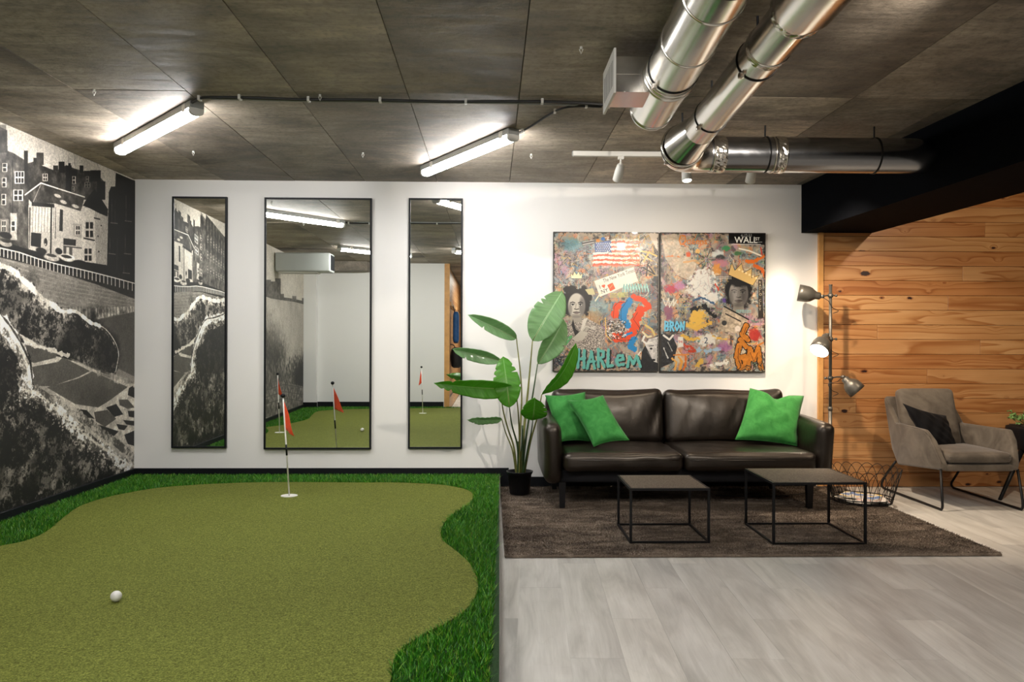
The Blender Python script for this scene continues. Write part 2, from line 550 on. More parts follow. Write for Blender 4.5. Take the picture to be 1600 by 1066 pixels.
def tube(pts, r, n=10, cap=True):
    """round bar along a polyline; r a number or a radius per point"""
    P = [Vector(p) for p in pts]
    R = [r] * len(P) if not hasattr(r, '__len__') else list(r)
    v, f = [], []
    u, w = frame_of(P[1] - P[0])
    for i, p in enumerate(P):
        d = (P[min(i + 1, len(P) - 1)] - P[max(i - 1, 0)]).normalized()
        u = (u - d * u.dot(d)).normalized()
        w = d.cross(u)
        for k in range(n):
            a = 2 * PI * k / n
            v.append(tuple(p + (u * math.cos(a) + w * math.sin(a)) * R[i]))
    for i in range(len(P) - 1):
        for k in range(n):
            a, b = i * n + k, i * n + (k + 1) % n
            f.append((a, b, b + n, a + n))
    if cap:
        f.append(tuple(range(n))[::-1]); f.append(tuple(range((len(P) - 1) * n, len(P) * n)))
    return v, f
def lathe(prof, origin, axis=(0, 0, 1), n=32, cap=True):
    """prof: (radius, height) along axis from origin"""
    u, w = frame_of(axis)
    d, o = Vector(axis).normalized(), Vector(origin)
    v, f = [], []
    for r, h in prof:
        for k in range(n):
            a = 2 * PI * k / n
            v.append(tuple(o + d * h + (u * math.cos(a) + w * math.sin(a)) * r))
    for i in range(len(prof) - 1):
        for k in range(n):
            a, b = i * n + k, i * n + (k + 1) % n
            f.append((a, b, b + n, a + n))
    if cap:
        f.append(tuple(range(n))[::-1]); f.append(tuple(range((len(prof) - 1) * n, len(prof) * n)))
    return v, f
def spline(pts, n=8):
    """Catmull-Rom through the points"""
    P = [np.array(p, float) for p in pts]
    P = [2 * P[0] - P[1]] + P + [2 * P[-1] - P[-2]]
    out = []
    for i in range(1, len(P) - 2):
        for k in range(n):
            t = k / n
            a, b, c, d = P[i - 1], P[i], P[i + 1], P[i + 2]
            out.append(0.5 * ((2 * b) + (-a + c) * t + (2 * a - 5 * b + 4 * c - d) * t * t + (-a + 3 * b - 3 * c + d) * t ** 3))
    out.append(P[-2])
    return out
def soft_box(c, half, r, bulge=(0, 0, 0), n=14, tilt=0.0, wrinkle=0.0, seed=1, pinch=0.0):
    """upholstered block: rounded box with swollen faces"""
    rs = np.random.RandomState(seed)
    t = np.linspace(-1, 1, n + 1)
    t = np.sign(t) * (1 - (1 - np.abs(t)) ** 1.35)
    V, Fc, key = [], [], {}
    def vid(p):
        k = tuple(np.round(p, 5))
        if k not in key:
            key[k] = len(V); V.append(p)
        return key[k]
    for ax in range(3):
        for s in (-1, 1):
            for i in range(n):
                for j in range(n):
                    q = []
                    for a, b in ((i, j), (i + 1, j), (i + 1, j + 1), (i, j + 1)):
                        p = np.zeros(3); p[ax] = s; p[(ax + 1) % 3] = t[a]; p[(ax + 2) % 3] = t[b]
                        q.append(vid(p))
                    Fc.append(q if s > 0 else q[::-1])
    V = np.array(V)
    half = np.array(half, float)
    p = V * half
    inner = np.clip(p, -(half - r), half - r)
    d = p - inner
    ln = np.linalg.norm(d, axis=1, keepdims=True)
    onface = ln > 1e-9
    p = np.where(onface, inner + d / np.maximum(ln, 1e-9) * r, p)
    u = V
    for ax in range(3):
        if bulge[ax]:
            a, b = (ax + 1) % 3, (ax + 2) % 3
            p[:, ax] += np.sign(u[:, ax]) * (np.abs(u[:, ax]) ** 2) * bulge[ax] * (1 - u[:, a] ** 2) * (1 - u[:, b] ** 2)
    if wrinkle:
        for k in range(9):
            fr = rs.uniform(8, 34, 3) * np.array([1, 1, 1]); ph = rs.uniform(0, 6.28)
            p += (np.sin(p @ fr + ph) * wrinkle / 3)[:, None] * np.array([0.4, 1, 0.6])
    ca, sa = math.cos(tilt), math.sin(tilt)
    y, z = p[:, 1].copy(), p[:, 2].copy()
    p[:, 1], p[:, 2] = y * ca - z * sa, y * sa + z * ca
    return (p + np.array(c)), Fc
def pillow(c00, c10, c11, c01, thick, seed=1, n=22, sag=0.12, chop=0.0):
    """cushion between four corner points (bottom-left, bottom-right, top-right, top-left)"""
    rs = np.random.RandomState(seed)
    c = [np.array(x, float) for x in (c00, c10, c11, c01)]
    nrm = np.cross(c[1] - c[0], c[3] - c[0]); nrm /= np.linalg.norm(nrm)
    V, Fc = [], []
    fr = rs.uniform(3, 9, (6, 2)) * rs.choice([-1, 1], (6, 2)); ph = rs.uniform(0, 6.28, 6)
    cen = sum(c) / 4
    for side in (1, -1):
        for j in range(n + 1):
            for i in range(n + 1):
                u, v = i / n, j / n
                a, b = 2 * u - 1, 2 * v - 1
                # edges pulled in between the corners
                pu = a * (1 - sag * (1 - b * b) * a * a) ; pv = b * (1 - sag * (1 - a * a) * b * b)
                if chop and b > -0.2: pv -= chop * math.exp(-(a / 0.30) ** 2) * (b + 0.2)
                uu, vv = (pu + 1) / 2, (pv + 1) / 2
                p = c[0] * (1 - uu) * (1 - vv) + c[1] * uu * (1 - vv) + c[2] * uu * vv + c[3] * (1 - uu) * vv
                w = max(0, (1 - a ** 2)) ** 0.45 * max(0, (1 - b ** 2)) ** 0.45
                h = thick * w * (1 + 0.0)
                wr = sum(math.sin(fr[k] @ np.array([a, b]) * 1.6 + ph[k]) for k in range(6)) * 0.0016 * min(1, w * 2)
                V.append(p + nrm * side * (h + wr + 0.003))
    m_ = (n + 1) ** 2
    for side in (0, 1):
        for j in range(n):
            for i in range(n):
                a = side * m_ + j * (n + 1) + i
                q = (a, a + 1, a + n + 2, a + n + 1)
                Fc.append(q if side == 0 else q[::-1])
    ring = [i for i in range(n)] + [n + j * (n + 1) for j in range(n)] + [n * (n + 1) + i for i in range(n, 0, -1)] + [j * (n + 1) for j in range(n, 0, -1)]
    for k in range(len(ring)):
        a, b = ring[k], ring[(k + 1) % len(ring)]
        Fc.append((b, a, a + m_, b + m_))
    edge = [tuple((V[a] + V[a + m_]) / 2) for a in ring]
    return (V, Fc), edge

# ------------------------------------------------------------------ flat prints: a small painter that fills a generated image
def vnoise(w, h, cell, octv=4, seed=0, ax=1.0, ay=1.0, pers=0.55):
    rs = np.random.RandomState(seed)
    out = np.zeros((h, w)); amp = 1.0; tot = 0
    for o in range(octv):
        cx, cy = max(1.5, cell * ax / 2 ** o), max(1.5, cell * ay / 2 ** o)
        gw, gh = int(w / cx) + 3, int(h / cy) + 3
        g = rs.rand(gh, gw)
        x = np.arange(w) / cx; y = np.arange(h) / cy
        xi, yi = x.astype(int), y.astype(int)
        fx, fy = x - xi, y - yi
        fx, fy = fx * fx * (3 - 2 * fx), (fy * fy * (3 - 2 * fy))[:, None]
        a = g[np.ix_(yi, xi)]; b = g[np.ix_(yi, xi + 1)]; c = g[np.ix_(yi + 1, xi)]; d = g[np.ix_(yi + 1, xi + 1)]
        out += amp * ((a * (1 - fx) + b * fx) * (1 - fy) + (c * (1 - fx) + d * fx) * fy)
        tot += amp; amp *= pers
    return out / tot
class Canvas:
    """pixels run from the top-left; fn maps the coordinates a shape is given in to pixels"""
    def __init__(self, w, h, fn=None, seed=3):
        self.w, self.h, self.a, self.fn = w, h, np.zeros((h, w, 3)), fn or (lambda x, y: (x, y))
        self.N = vnoise(w, h, 14, 4, seed); self.N2 = vnoise(w, h, 60, 5, seed + 1); self.N3 = vnoise(w, h, 5, 2, seed + 2)
        st = vnoise(w, h, 30, 5, seed + 3, pers=0.95); self.S = np.clip((st - 0.5) * 4.6 + 0.5, 0, 1)
    def P(self, pts):
        return np.array([self.fn(x, y) for x, y in pts], float)
    def _blend(self, m, x0, y0, col, alpha, tex):
        if not m.any(): return
        h, w = m.shape
        reg = self.a[y0:y0 + h, x0:x0 + w]
        c = np.broadcast_to(np.array(col, float), reg.shape).copy()
        if tex:
            amt, kind = tex
            n = {'n': self.N, 'b': self.N2, 'f': self.N3, 's': self.S}[kind][y0:y0 + h, x0:x0 + w]
            c = c * (1 + amt * (n - 0.5) * 2)[..., None]
        k = (m * alpha)[..., None]
        reg[:] = reg * (1 - k) + c * k
    def poly(self, pts, col, alpha=1.0, tex=None, raw=False):
        p = np.array(pts, float) if raw else self.P(pts)
        x0, y0 = np.floor(p.min(0)).astype(int) - 1; x1, y1 = np.ceil(p.max(0)).astype(int) + 1
        x0, y0, x1, y1 = max(0, x0), max(0, y0), min(self.w, x1), min(self.h, y1)
        if x1 <= x0 or y1 <= y0: return
        acc = np.zeros((y1 - y0, x1 - x0))
        for sx, sy in ((.25, .25), (.75, .75)):
            X = (np.arange(x0, x1) + sx)[None, :]; Y = (np.arange(y0, y1) + sy)[:, None]
            ins = np.zeros(acc.shape, bool)
            for (ax, ay), (bx, by) in zip(p, np.roll(p, -1, 0)):
                if ay == by: continue
                ins ^= ((ay > Y) != (by > Y)) & (X < (bx - ax) * (Y - ay) / (by - ay) + ax)
            acc += ins
        self._blend(acc / 2, x0, y0, col, alpha, tex)
    def line(self, pts, width, col, alpha=1.0, tex=None, rough=0.0, raw=False):
        """width in pixels; rough lets the noise eat into the stroke"""
        p = np.array(pts, float) if raw else self.P(pts)
        wd = width if hasattr(width, '__len__') else [width] * len(p)
        mw = max(wd)
        x0, y0 = np.floor(p.min(0) - mw).astype(int); x1, y1 = np.ceil(p.max(0) + mw).astype(int) + 1
        x0, y0, x1, y1 = max(0, x0), max(0, y0), min(self.w, x1), min(self.h, y1)
        if x1 <= x0 or y1 <= y0: return
        X = (np.arange(x0, x1) + .5)[None, :]; Y = (np.arange(y0, y1) + .5)[:, None]
        m = np.zeros((y1 - y0, x1 - x0))
        for i in range(len(p) - 1):
            (ax, ay), (bx, by) = p[i], p[i + 1]
            L = max(1e-9, (bx - ax) ** 2 + (by - ay) ** 2)
            t = np.clip(((X - ax) * (bx - ax) + (Y - ay) * (by - ay)) / L, 0, 1)
            d = np.hypot(X - ax - t * (bx - ax), Y - ay - t * (by - ay))
            r = (wd[i] * (1 - t) + wd[i + 1] * t) / 2
            if rough: r = r * (1 + rough * (self.N[y0:y1, x0:x1] - 0.5) * 4)
            m = np.maximum(m, np.clip(r - d + .5, 0, 1))
        self._blend(m, x0, y0, col, alpha, tex)
    def blob(self, x, y, rx, ry, col, alpha=1.0, soft=0.3, rot=0.0, tex=None, rough=0.0):
        (cx, cy), (ex, ey) = self.P([(x, y), (x + 1, y + 1)])
        rx, ry = abs(rx * (ex - cx)), abs(ry * (ey - cy))
        R = max(rx, ry) * 1.5 + 2
        x0, y0, x1, y1 = max(0, int(cx - R)), max(0, int(cy - R)), min(self.w, int(cx + R) + 1), min(self.h, int(cy + R) + 1)
        if x1 <= x0 or y1 <= y0: return
        X = (np.arange(x0, x1) + .5)[None, :] - cx; Y = (np.arange(y0, y1) + .5)[:, None] - cy
        c, s = math.cos(rot), math.sin(rot)
        d = np.hypot((X * c + Y * s) / rx, (-X * s + Y * c) / ry)
        if rough: d = d + rough * (self.N[y0:y1, x0:x1] - 0.5)
        self._blend(np.clip((1 - d) / max(soft, 0.02) + 0.5, 0, 1), x0, y0, col, alpha, tex)
    def text(self, s, x, y, size, col, rot=0.0, alpha=1.0, shear=0.0, sx=1.0, outline=None):
        if not s.strip(): return
        cu = bpy.data.curves.new('lettering', 'FONT')
        cu.body = s; cu.size = 1.0; cu.shear = shear; cu.resolution_u = 3
        ob = bpy.data.objects.new('lettering', cu)
        COL.objects.link(ob)
        ev = ob.evaluated_get(bpy.context.evaluated_depsgraph_get())
        me = ev.to_mesh()
        me.calc_loop_triangles()
        (cx, cy), (ex, ey) = self.P([(x, y), (x + 1, y)])
        k = size * abs(ex - cx) if abs(ex - cx) > 0 else size
        c, sn = math.cos(rot), math.sin(rot)
        vs = np.array([(v.co.x * sx, -v.co.y) for v in me.vertices]) * k
        vs = np.stack([vs[:, 0] * c - vs[:, 1] * sn + cx, vs[:, 0] * sn + vs[:, 1] * c + cy], 1)
        tris = [tuple(t.vertices) for t in me.loop_triangles]
        ev.to_mesh_clear()
        bpy.data.objects.remove(ob); bpy.data.curves.remove(cu)
        if outline:
            ow, oc = outline
            for dx, dy in ((-ow, 0), (ow, 0), (0, -ow), (0, ow), (ow, ow), (-ow, -ow), (ow, -ow), (-ow, ow)):
                for t in tris: self.poly(vs[list(t)] + (dx, dy), oc, alpha, raw=True)
        for t in tris: self.poly(vs[list(t)], col, alpha, raw=True)
    def image(self, name):
        im = bpy.data.images.new(name, self.w, self.h)
        buf = np.ones((self.h, self.w, 4), np.float32)
        buf[..., :3] = np.clip(self.a[::-1], 0, 1)
        im.pixels.foreach_set(buf.ravel())
        im.update()
        im.pack()
        return im
def print_mat(name, im, rough=0.6, coat=0.0):
    t = NT(name)
    nd = t.n('ShaderNodeTexImage')
    nd.image = im
    uv = t.n('ShaderNodeUVMap')
    t.l(uv.outputs[0], nd.inputs[0])
    nz = t.noise(t.coord(), 120, 4, 0.6)
    t.set(nd.outputs[0], rough)
    if coat: t.b.inputs['Coat Weight'].default_value = coat
    t.bump(nz, 0.06, 0.002)
    return t.mat

# ------------------------------------------------------------------ room dimensions (metres)
YW = 6.17          # back wall
CEIL = 2.349
MAT = 0.097        # top of the putting platform
YB = -0.28         # wall behind the camera
XR = 5.6
YE = -6.6
def xl(y): return -2.72 - 0.03 * (YW - y)     # left wall runs a little outwards towards the camera

# ------------------------------------------------------------------ mural artwork on the left wall
SW, ZW = 6.5, CEIL
PXM = 330.0        # print pixels per metre
CW, CH = int(SW * PXM), int(ZW * PXM)
def wall_px(px, py):
    """photo point on the left wall -> print pixel"""
    r = ray(px, py)
    # x = r0 t, y = r1 t, x = -2.72 - .03 (YW - y)
    t = (-2.72 - 0.03 * YW) / (r[0] - 0.03 * r[1])
    s, z = YW - r[1] * t, EYE + r[2] * t
    return s * PXM, (ZW - z) * PXM
def mirror_px(px, py):
    """point seen in a mirror -> print pixel"""
    r = ray(px, py)
    YM = YW - 0.02
    t = (-2.72 - 0.03 * (YW - 2 * YM)) / (r[0] + 0.03 * r[1])
    s, z = YW - (2 * YM - r[1] * t), EYE + r[2] * t
    return s * PXM, (ZW - z) * PXM
def A(x, y): return wall_px(x / 3.33, 180 + y / 3.33)          # upper study crop
def Bc(x, y): return wall_px(x / 2.806, 480 + y / 2.806)       # lower study crop
def Mc(x, y): return mirror_px(250 + x / 2.48, 290 + y / 2.48) # mirror study crop
cv = Canvas(CW, CH, A, seed=11)
def g(v, warm=1.0): return (v, v * (0.975 - 0.01 * warm), v * (0.93 - 0.02 * warm))
cv.a[:] = np.array(g(0.72))
Yg = np.linspace(0, 1, CH)[:, None, None]
cv.a *= (1.0 - 0.10 * Yg)
cv.a *= (1 + 0.05 * (cv.N2 - 0.5))[..., None]
# --- far part of the print (towards the camera): hazy sky, headland, sea mist
cv.fn = Mc
sk = [(400, 420), (430, 432), (470, 438), (520, 445), (560, 455), (610, 462)]
cv.poly([(380, 425)] + sk + [(640, 470), (640, 900), (380, 900)], g(0.60), tex=(0.12, 'b'))
cv.poly([(380, 428)] + [(x, y - 6) for x, y in sk] + [(640, 452), (640, 468)] + [(x, y + 6) for x, y in sk][::-1], g(0.33), tex=(0.5, 'n'))
for x0, x1, y0, y1 in ((412, 430, 365, 428), (430, 446, 372, 432), (446, 468, 360, 436), (468, 480, 420, 438), (512, 528, 428, 446), (550, 566, 436, 455)):
    cv.poly([(x0, y1), (x0, y0), (x1, y0), (x1, y1)], g(0.36), tex=(0.45, 'n'))
cv.fn = lambda x, y: (x, y)
def grid_region(s0, s1): return slice(int(s0 * PXM), int(s1 * PXM))
cv.fn = Mc
cv.blob(440, 640, 46, 95, g(0.22), 0.9, 0.9, 0.1, tex=(0.7, 'n'), rough=1.0)
cv.blob(500, 560, 100, 70, g(0.62), 0.5, 0.9)
cv.blob(565, 735, 62, 60, g(0.09), 0.95, 0.7, tex=(0.8, 'n'), rough=1.2)
cv.blob(450, 760, 60, 60, g(0.30), 0.8, 0.8, tex=(0.7, 'n'), rough=1.2)
cv.poly([(400, 800), (470, 760), (540, 775), (615, 800), (615, 860), (400, 900)], g(0.42), 0.9, tex=(0.7, 'n'))
for k in range(26):
    x = 405 + k * 8.2; y = 800 + 14 * math.sin(k * 1.7)
    cv.line([(x, y - 25), (x + 4, y + 30)], 2, g(0.18), 0.6, rough=0.6)
for y in (785, 812, 838): cv.line([(400, y + 12), (480, y - 14), (610, y + 8)], 2.5, g(0.2), 0.6, rough=0.8)
# --- near part, drawn in the photo's frame
cv.fn = A
smax = 2.9
# ground: fairway (light) from the fence down
def smooth_line(pts, n=8): return [tuple(p) for p in spline(pts, n)]
FENCE = [(-900, 590), (-400, 640), (0, 705), (100, 728), (200, 762), (300, 790), (400, 812), (500, 836), (600, 862), (710, 892)]
ext = [(-900, 1900), (710, 1900)]
cv.poly(FENCE + ext[::-1], g(0.50), tex=(0.20, 'b'))
for k in range(34):
    cv.line([(-900, 640 + k * 9), (0, 745 + k * 9), (350, 850 + k * 7), (710, 925 + k * 6)], 2.2, g(0.38 if k % 3 else 0.62), 0.35, rough=1.6)
# buildings
def tower(x0, x1, yt, yb, v, tx=0.55):
    cv.poly([(x0, yb), (x0, yt), (x1, yt), (x1, yb)], g(v), tex=(tx, 'n'))
def win(x0, y0, w, h, v=0.8, bars=2, dark=0.14):
    cv.poly([(x0, y0), (x0 + w, y0), (x0 + w, y0 + h), (x0, y0 + h)], g(v))
    n = bars
    for i in range(n):
        for j in range(2):
            a = x0 + w * (0.12 + i * 0.88 / n); b = y0 + h * (0.06 + j * 0.5)
            cv.poly([(a, b), (a + w * 0.66 / n, b), (a + w * 0.66 / n, b + h * 0.38), (a, b + h * 0.38)], g(dark))
# left stone block of houses (continues off the frame)
cv.poly([(-1000, 640), (-1000, -60), (-60, 10), (-60, 60), (0, 60), (38, 80), (40, 185), (75, 200), (130, 235), (150, 330), (150, 700), (0, 712)], g(0.33), tex=(0.65, 'n'))
tower(-5, 36, 78, 195, 0.22)
for k in range(6): cv.line([(k * 6, 52), (k * 6, 78)], 2.2, g(0.3))
for k in range(14):
    x = -80 - k * 62
    tower(x, x + 26, 40 - 18 * (k % 3) - k * 3, 330, 0.20 + 0.04 * (k % 2))
    win(x - 28, 190 - k * 6, 22, 60, 0.7, 1); win(x - 28, 330 - k * 6, 22, 70, 0.7, 1); win(x - 28, 470 - k * 5, 22, 60, 0.7, 1)
for (x, y, w, h) in ((12, 250, 26, 45), (10, 325, 24, 50), (8, 410, 24, 58)): win(x, y, w, h, 0.75, 1)
win(76, 292, 50, 64, 0.85, 3); win(68, 388, 52, 58, 0.85, 2)
cv.line([(165, 230), (165, 470)], 2.4, g(0.75)); cv.line([(203, 255), (203, 360)], 2, g(0.7))
cv.line([(66, 235), (66, 700)], 2, g(0.12))
tower(54, 88, 510, 650, 0.68, 0.2); win(58, 550, 24, 55, 0.8, 1)
tower(0, 45, 540, 640, 0.5, 0.4); win(8, 548, 24, 60, 0.75, 2)
# roofline behind
cv.poly([(130, 420), (130, 255), (180, 240), (225, 265), (290, 290), (345, 260), (380, 275), (430, 290), (470, 300), (510, 310), (545, 350), (548, 440), (430, 440), (300, 420)], g(0.24), tex=(0.7, 'n'))
for x0, x1, yt, yb, v in ((125, 145, 185, 290, .16), (190, 227, 195, 260, .25), (174, 190, 222, 260, .2), (305, 336, 242, 300, .14), (277, 303, 262, 290, .2), (342, 372, 262, 400, .07), (355, 368, 250, 275, .05), (372, 400, 285, 350, .05), (414, 434, 262, 300, .09), (470, 524, 287, 345, .10), (505, 548, 345, 440, .06), (438, 470, 290, 320, .14)):
    cv.poly([(x0, yb), (x0, yt), (x1, yt), (x1, yb)], g(v), tex=(0.4, 'n'))
for x in (358, 389, 508, 538): cv.line([(x, 215), (x, 262)], 1.2, g(0.3))
win(376, 318, 18, 40, 0.7, 1, 0.1); win(222, 305, 26, 38, 0.7, 2); win(448, 318, 14, 30, 0.6, 1); win(374, 372, 12, 26, 0.6, 1); win(440, 350, 30, 26, 0.5, 2)
# hall roof with pale ridges
cv.poly([(130, 415), (213, 355), (440, 425), (430, 470), (420, 500), (290, 460), (165, 455)], g(0.27), tex=(0.55, 'n'))
cv.line([(130, 415), (213, 353), (320, 388), (440, 426)], 2.6, g(0.85)); cv.line([(165, 470), (213, 360)], 1.5, g(0.6))
for x, y in ((330, 452), (392, 474), (300, 420)): cv.blob(x, y, 18, 13, g(0.75), 0.9, 0.3)
# white hall: conservatory, wall, porch
cv.poly([(160, 700), (160, 455), (290, 465), (435, 505), (560, 535), (552, 782), (430, 770), (300, 730)], g(0.70), tex=(0.14, 'b'))
cv.poly([(165, 452), (282, 462), (284, 482), (165, 472)], g(0.18), tex=(0.4, 'n'))
cv.poly([(170, 478), (282, 486), (278, 612), (166, 604)], g(0.74))
for k in range(8): cv.line([(172 + k * 15.5, 478 + k), (168 + k * 15.5, 605 + k)], 1.5, g(0.36))
cv.poly([(140, 480), (160, 480), (155, 690), (138, 680)], g(0.3), tex=(0.5, 'n'))
cv.line([(150, 470), (150, 690)], 2, g(0.75))
cv.poly([(162, 610), (215, 616), (212, 690), (160, 680)], g(0.13), tex=(0.5, 'n'))
cv.line([(268, 480), (264, 715)], 5, g(0.12)); cv.line([(290, 480), (287, 640)], 2, g(0.2))
cv.poly([(312, 490), (328, 493), (326, 605), (308, 602)], g(0.16))
cv.blob(238, 660, 9, 26, g(0.2), 1, 0.2); cv.blob(236, 672, 3, 6, g(0.8), 1, 0.3)
cv.poly([(330, 640), (396, 648), (394, 680), (330, 674)], g(0.15), tex=(0.5, 'n'))
cv.poly([(330, 684), (345, 684), (345, 740), (330, 736)], g(0.3)); cv.poly([(360, 688), (376, 690), (376, 745), (360, 742)], g(0.3))
cv.line([(332, 682), (425, 692)], 2.5, g(0.25))
cv.poly([(380, 562), (425, 568), (425, 640), (380, 632)], g(0.6)); win(392, 574, 26, 50, 0.75, 2, 0.18)
# round tower with a black cone roof
cv.poly([(430, 482), (500, 478), (562, 520), (552, 782), (428, 768)], g(0.72), tex=(0.08, 'b'))
cv.poly([(492, 480), (562, 505), (556, 782), (500, 775)], g(0.45), 0.45, tex=(0.2, 'b'))
cv.poly([(492, 385), (530, 440), (562, 490), (560, 528), (520, 512), (470, 486), (430, 470), (462, 420)], g(0.035), tex=(0.4, 'n'))
win(440, 552, 50, 88, 0.70, 2, 0.12); win(434, 690, 48, 72, 0.70, 2, 0.12)
cv.line([(436, 640), (492, 652)], 3, g(0.12)); cv.line([(490, 535), (520, 542)], 3, g(0.15))
for x, y in ((527, 575), (510, 630), (514, 710)): cv.blob(x, y, 4, 5, g(0.1), 1, .2)
# the black block on the right
cv.poly([(556, 800), (566, 400), (578, 372), (600, 372), (602, 300), (710, 345), (710, 872), (560, 830)], g(0.045), tex=(0.9, 'n'))
cv.poly([(566, 430), (600, 430), (600, 800), (560, 800)], g(0.09), 0.6, tex=(0.7, 'n'))
for x0, y0, w, h in ((582, 440, 7, 120), (656, 420, 7, 130), (572, 640, 7, 80), (652, 620, 8, 100), (645, 780, 8, 40)):
    cv.line([(x0, y0), (x0, y0 + h)], 2.0, g(0.34), rough=0.8); cv.line([(x0 + w + 10, y0 + 4), (x0 + w + 10, y0 + h)], 1.6, g(0.24), rough=0.8)
    cv.line([(x0 - 6, y0 + h), (x0 + w + 22, y0 + h + 4)], 2.4, g(0.42))
cv.line([(610, 640), (608, 830)], 1.6, g(0.28))
# cars, shrubs and the darker verge behind the fence
cv.poly([(-900, 560), (0, 655), (120, 690), (300, 740), (420, 760), (552, 780), (710, 860), (710, 905)] + [(x, y + 26) for x, y in FENCE[::-1]], g(0.10), tex=(0.8, 'n'))
for x, y, rx, ry, v in ((30, 668, 34, 20, .65), (30, 655, 24, 11, .2), (270, 742, 40, 22, .75), (268, 730, 26, 10, .25), (350, 742, 40, 24, .78), (346, 736, 28, 10, .2), (215, 706, 28, 20, .15), (306, 708, 18, 20, .06), (420, 768, 34, 16, .12), (30, 625, 32, 22, .12)):
    cv.blob(x, y, rx, ry, g(v), 1, 0.25, tex=(0.3, 'n'))
cv.poly([(x, y + 8) for x, y in FENCE] + [(710, 960), (500, 880), (250, 800), (0, 740), (-900, 640)], g(0.17), tex=(0.4, 'n'))
for i in range(len(FENCE) - 1):
    (x0, y0), (x1, y1) = FENCE[i], FENCE[i + 1]
    cv.line([(x0, y0 - 14), (x1, y1 - 14)], 2.6, g(0.86))
    n = 5 if x1 - x0 < 200 else 22
    for k in range(n):
        t = k / n; x, y = x0 + (x1 - x0) * t, y0 + (y1 - y0) * t
        cv.line([(x, y - 14), (x, y + 26)], 2.8, g(0.84))
# lower half: parapets of a stone bridge, drawn in the lower crop's frame
cv.fn = Bc
dark = 0.10
for k in range(26):
    cv.line([(-300 + k * 5, -150 + k * 9), (150 + k * 14, -110 + k * 7), (600, -50 + k * 13)], 1.5, g(0.36 + 0.1 * (k % 2)), 0.28, rough=1.0)
# stone wall beyond
cv.poly([(250, 0), (330, 10), (420, 5), (500, 0), (600, -5), (600, 20), (500, 35), (420, 55), (300, 30)], g(0.55), tex=(0.8, 'n'))
for k in range(22): cv.line([(300 + k * 14, 0), (303 + k * 14, 40)], 2, g(0.2), 0.8, rough=1)
cv.poly([(410, 60), (600, 18), (600, 310), (520, 270), (420, 130)], g(0.33), tex=(0.15, 'b'))
# far parapet: dark flank with a pale edge
flank = [(-420, -260), (-220, -190), (-60, -180), (20, -170), (90, -120), (180, -40), (230, 0), (280, 35), (330, 30), (390, 80), (450, 100), (500, 150), (522, 200), (510, 285), (440, 275), (350, 240), (230, 185), (90, 120), (0, 60), (-420, 0)]
cv.poly(smooth_line(flank, 4), g(0.27), tex=(0.9, 's'))
cv.blob(330, 140, 130, 70, g(0.07), 0.80, 0.8, 0.5, tex=(0.9, 's'), rough=0.8)
cv.blob(460, 200, 62, 80, g(0.085), 0.85, 0.6, 0.3, tex=(0.9, 's'), rough=0.6)
cv.blob(60, -40, 120, 60, g(0.14), 0.6, 0.8, 0.6, tex=(0.9, 's'), rough=0.6)
edge = smooth_line([(-420, -255), (-220, -200), (-60, -190), (20, -178), (90, -130), (180, -45), (235, -8), (275, 22), (330, 18), (395, 66), (455, 90), (500, 145), (520, 205), (508, 280)], 6)
cv.line([(x - 3, y + 12) for x, y in edge], [26] * 40 + [13] * (len(edge) - 60) + [4] * 20, g(0.46), 0.9, tex=(0.7, 's'), rough=0.5)
cv.line(edge, [12] * 40 + [8] * (len(edge) - 60) + [3] * 20, g(0.86), 1, tex=(0.3, 'n'), rough=0.4)
# the paving between
cv.poly([(60, 90), (100, 140), (250, 215), (350, 245), (440, 285), (560, 330), (600, 330), (600, 720), (560, 700), (400, 560), (160, 385), (140, 330)], g(0.70), tex=(0.3, 'n'))
pav = [[(110, 165), (150, 172), (250, 205), (245, 222), (150, 245), (135, 240)], [(140, 262), (255, 240), (275, 220), (395, 280), (340, 308), (225, 348), (150, 345)],
       [(205, 352), (345, 312), (405, 282), (560, 350), (480, 410), (430, 440), (330, 425)], [(335, 445), (380, 452), (415, 490), (360, 480)],
       [(520, 405), (560, 405), (590, 440), (560, 446), (525, 430)], [(465, 440), (510, 425), (540, 470), (500, 482)], [(412, 460), (470, 450), (510, 490), (460, 525), (420, 500)],
       [(560, 455), (592, 455), (592, 485), (565, 480)], [(540, 495), (590, 500), (592, 520), (555, 515)], [(510, 512), (560, 520), (545, 540), (520, 535)], [(545, 560), (592, 540), (592, 610), (560, 600)],
       [(430, 515), (520, 545), (500, 565), (440, 545)], [(360, 492), (410, 500), (430, 530), (390, 515)], [(565, 355), (592, 340), (592, 400), (560, 385)]]
for q in pav: cv.poly(q, g(0.34 if len(q) > 4 else 0.12), tex=(0.22, 'b'))
cv.line([(90, 120), (150, 165), (230, 190), (300, 215)], 7, g(0.82), 0.9, rough=0.9)
cv.line([(430, 290), (520, 318), (600, 335)], 12, g(0.55), 0.9, tex=(0.6, 'n'), rough=0.9)
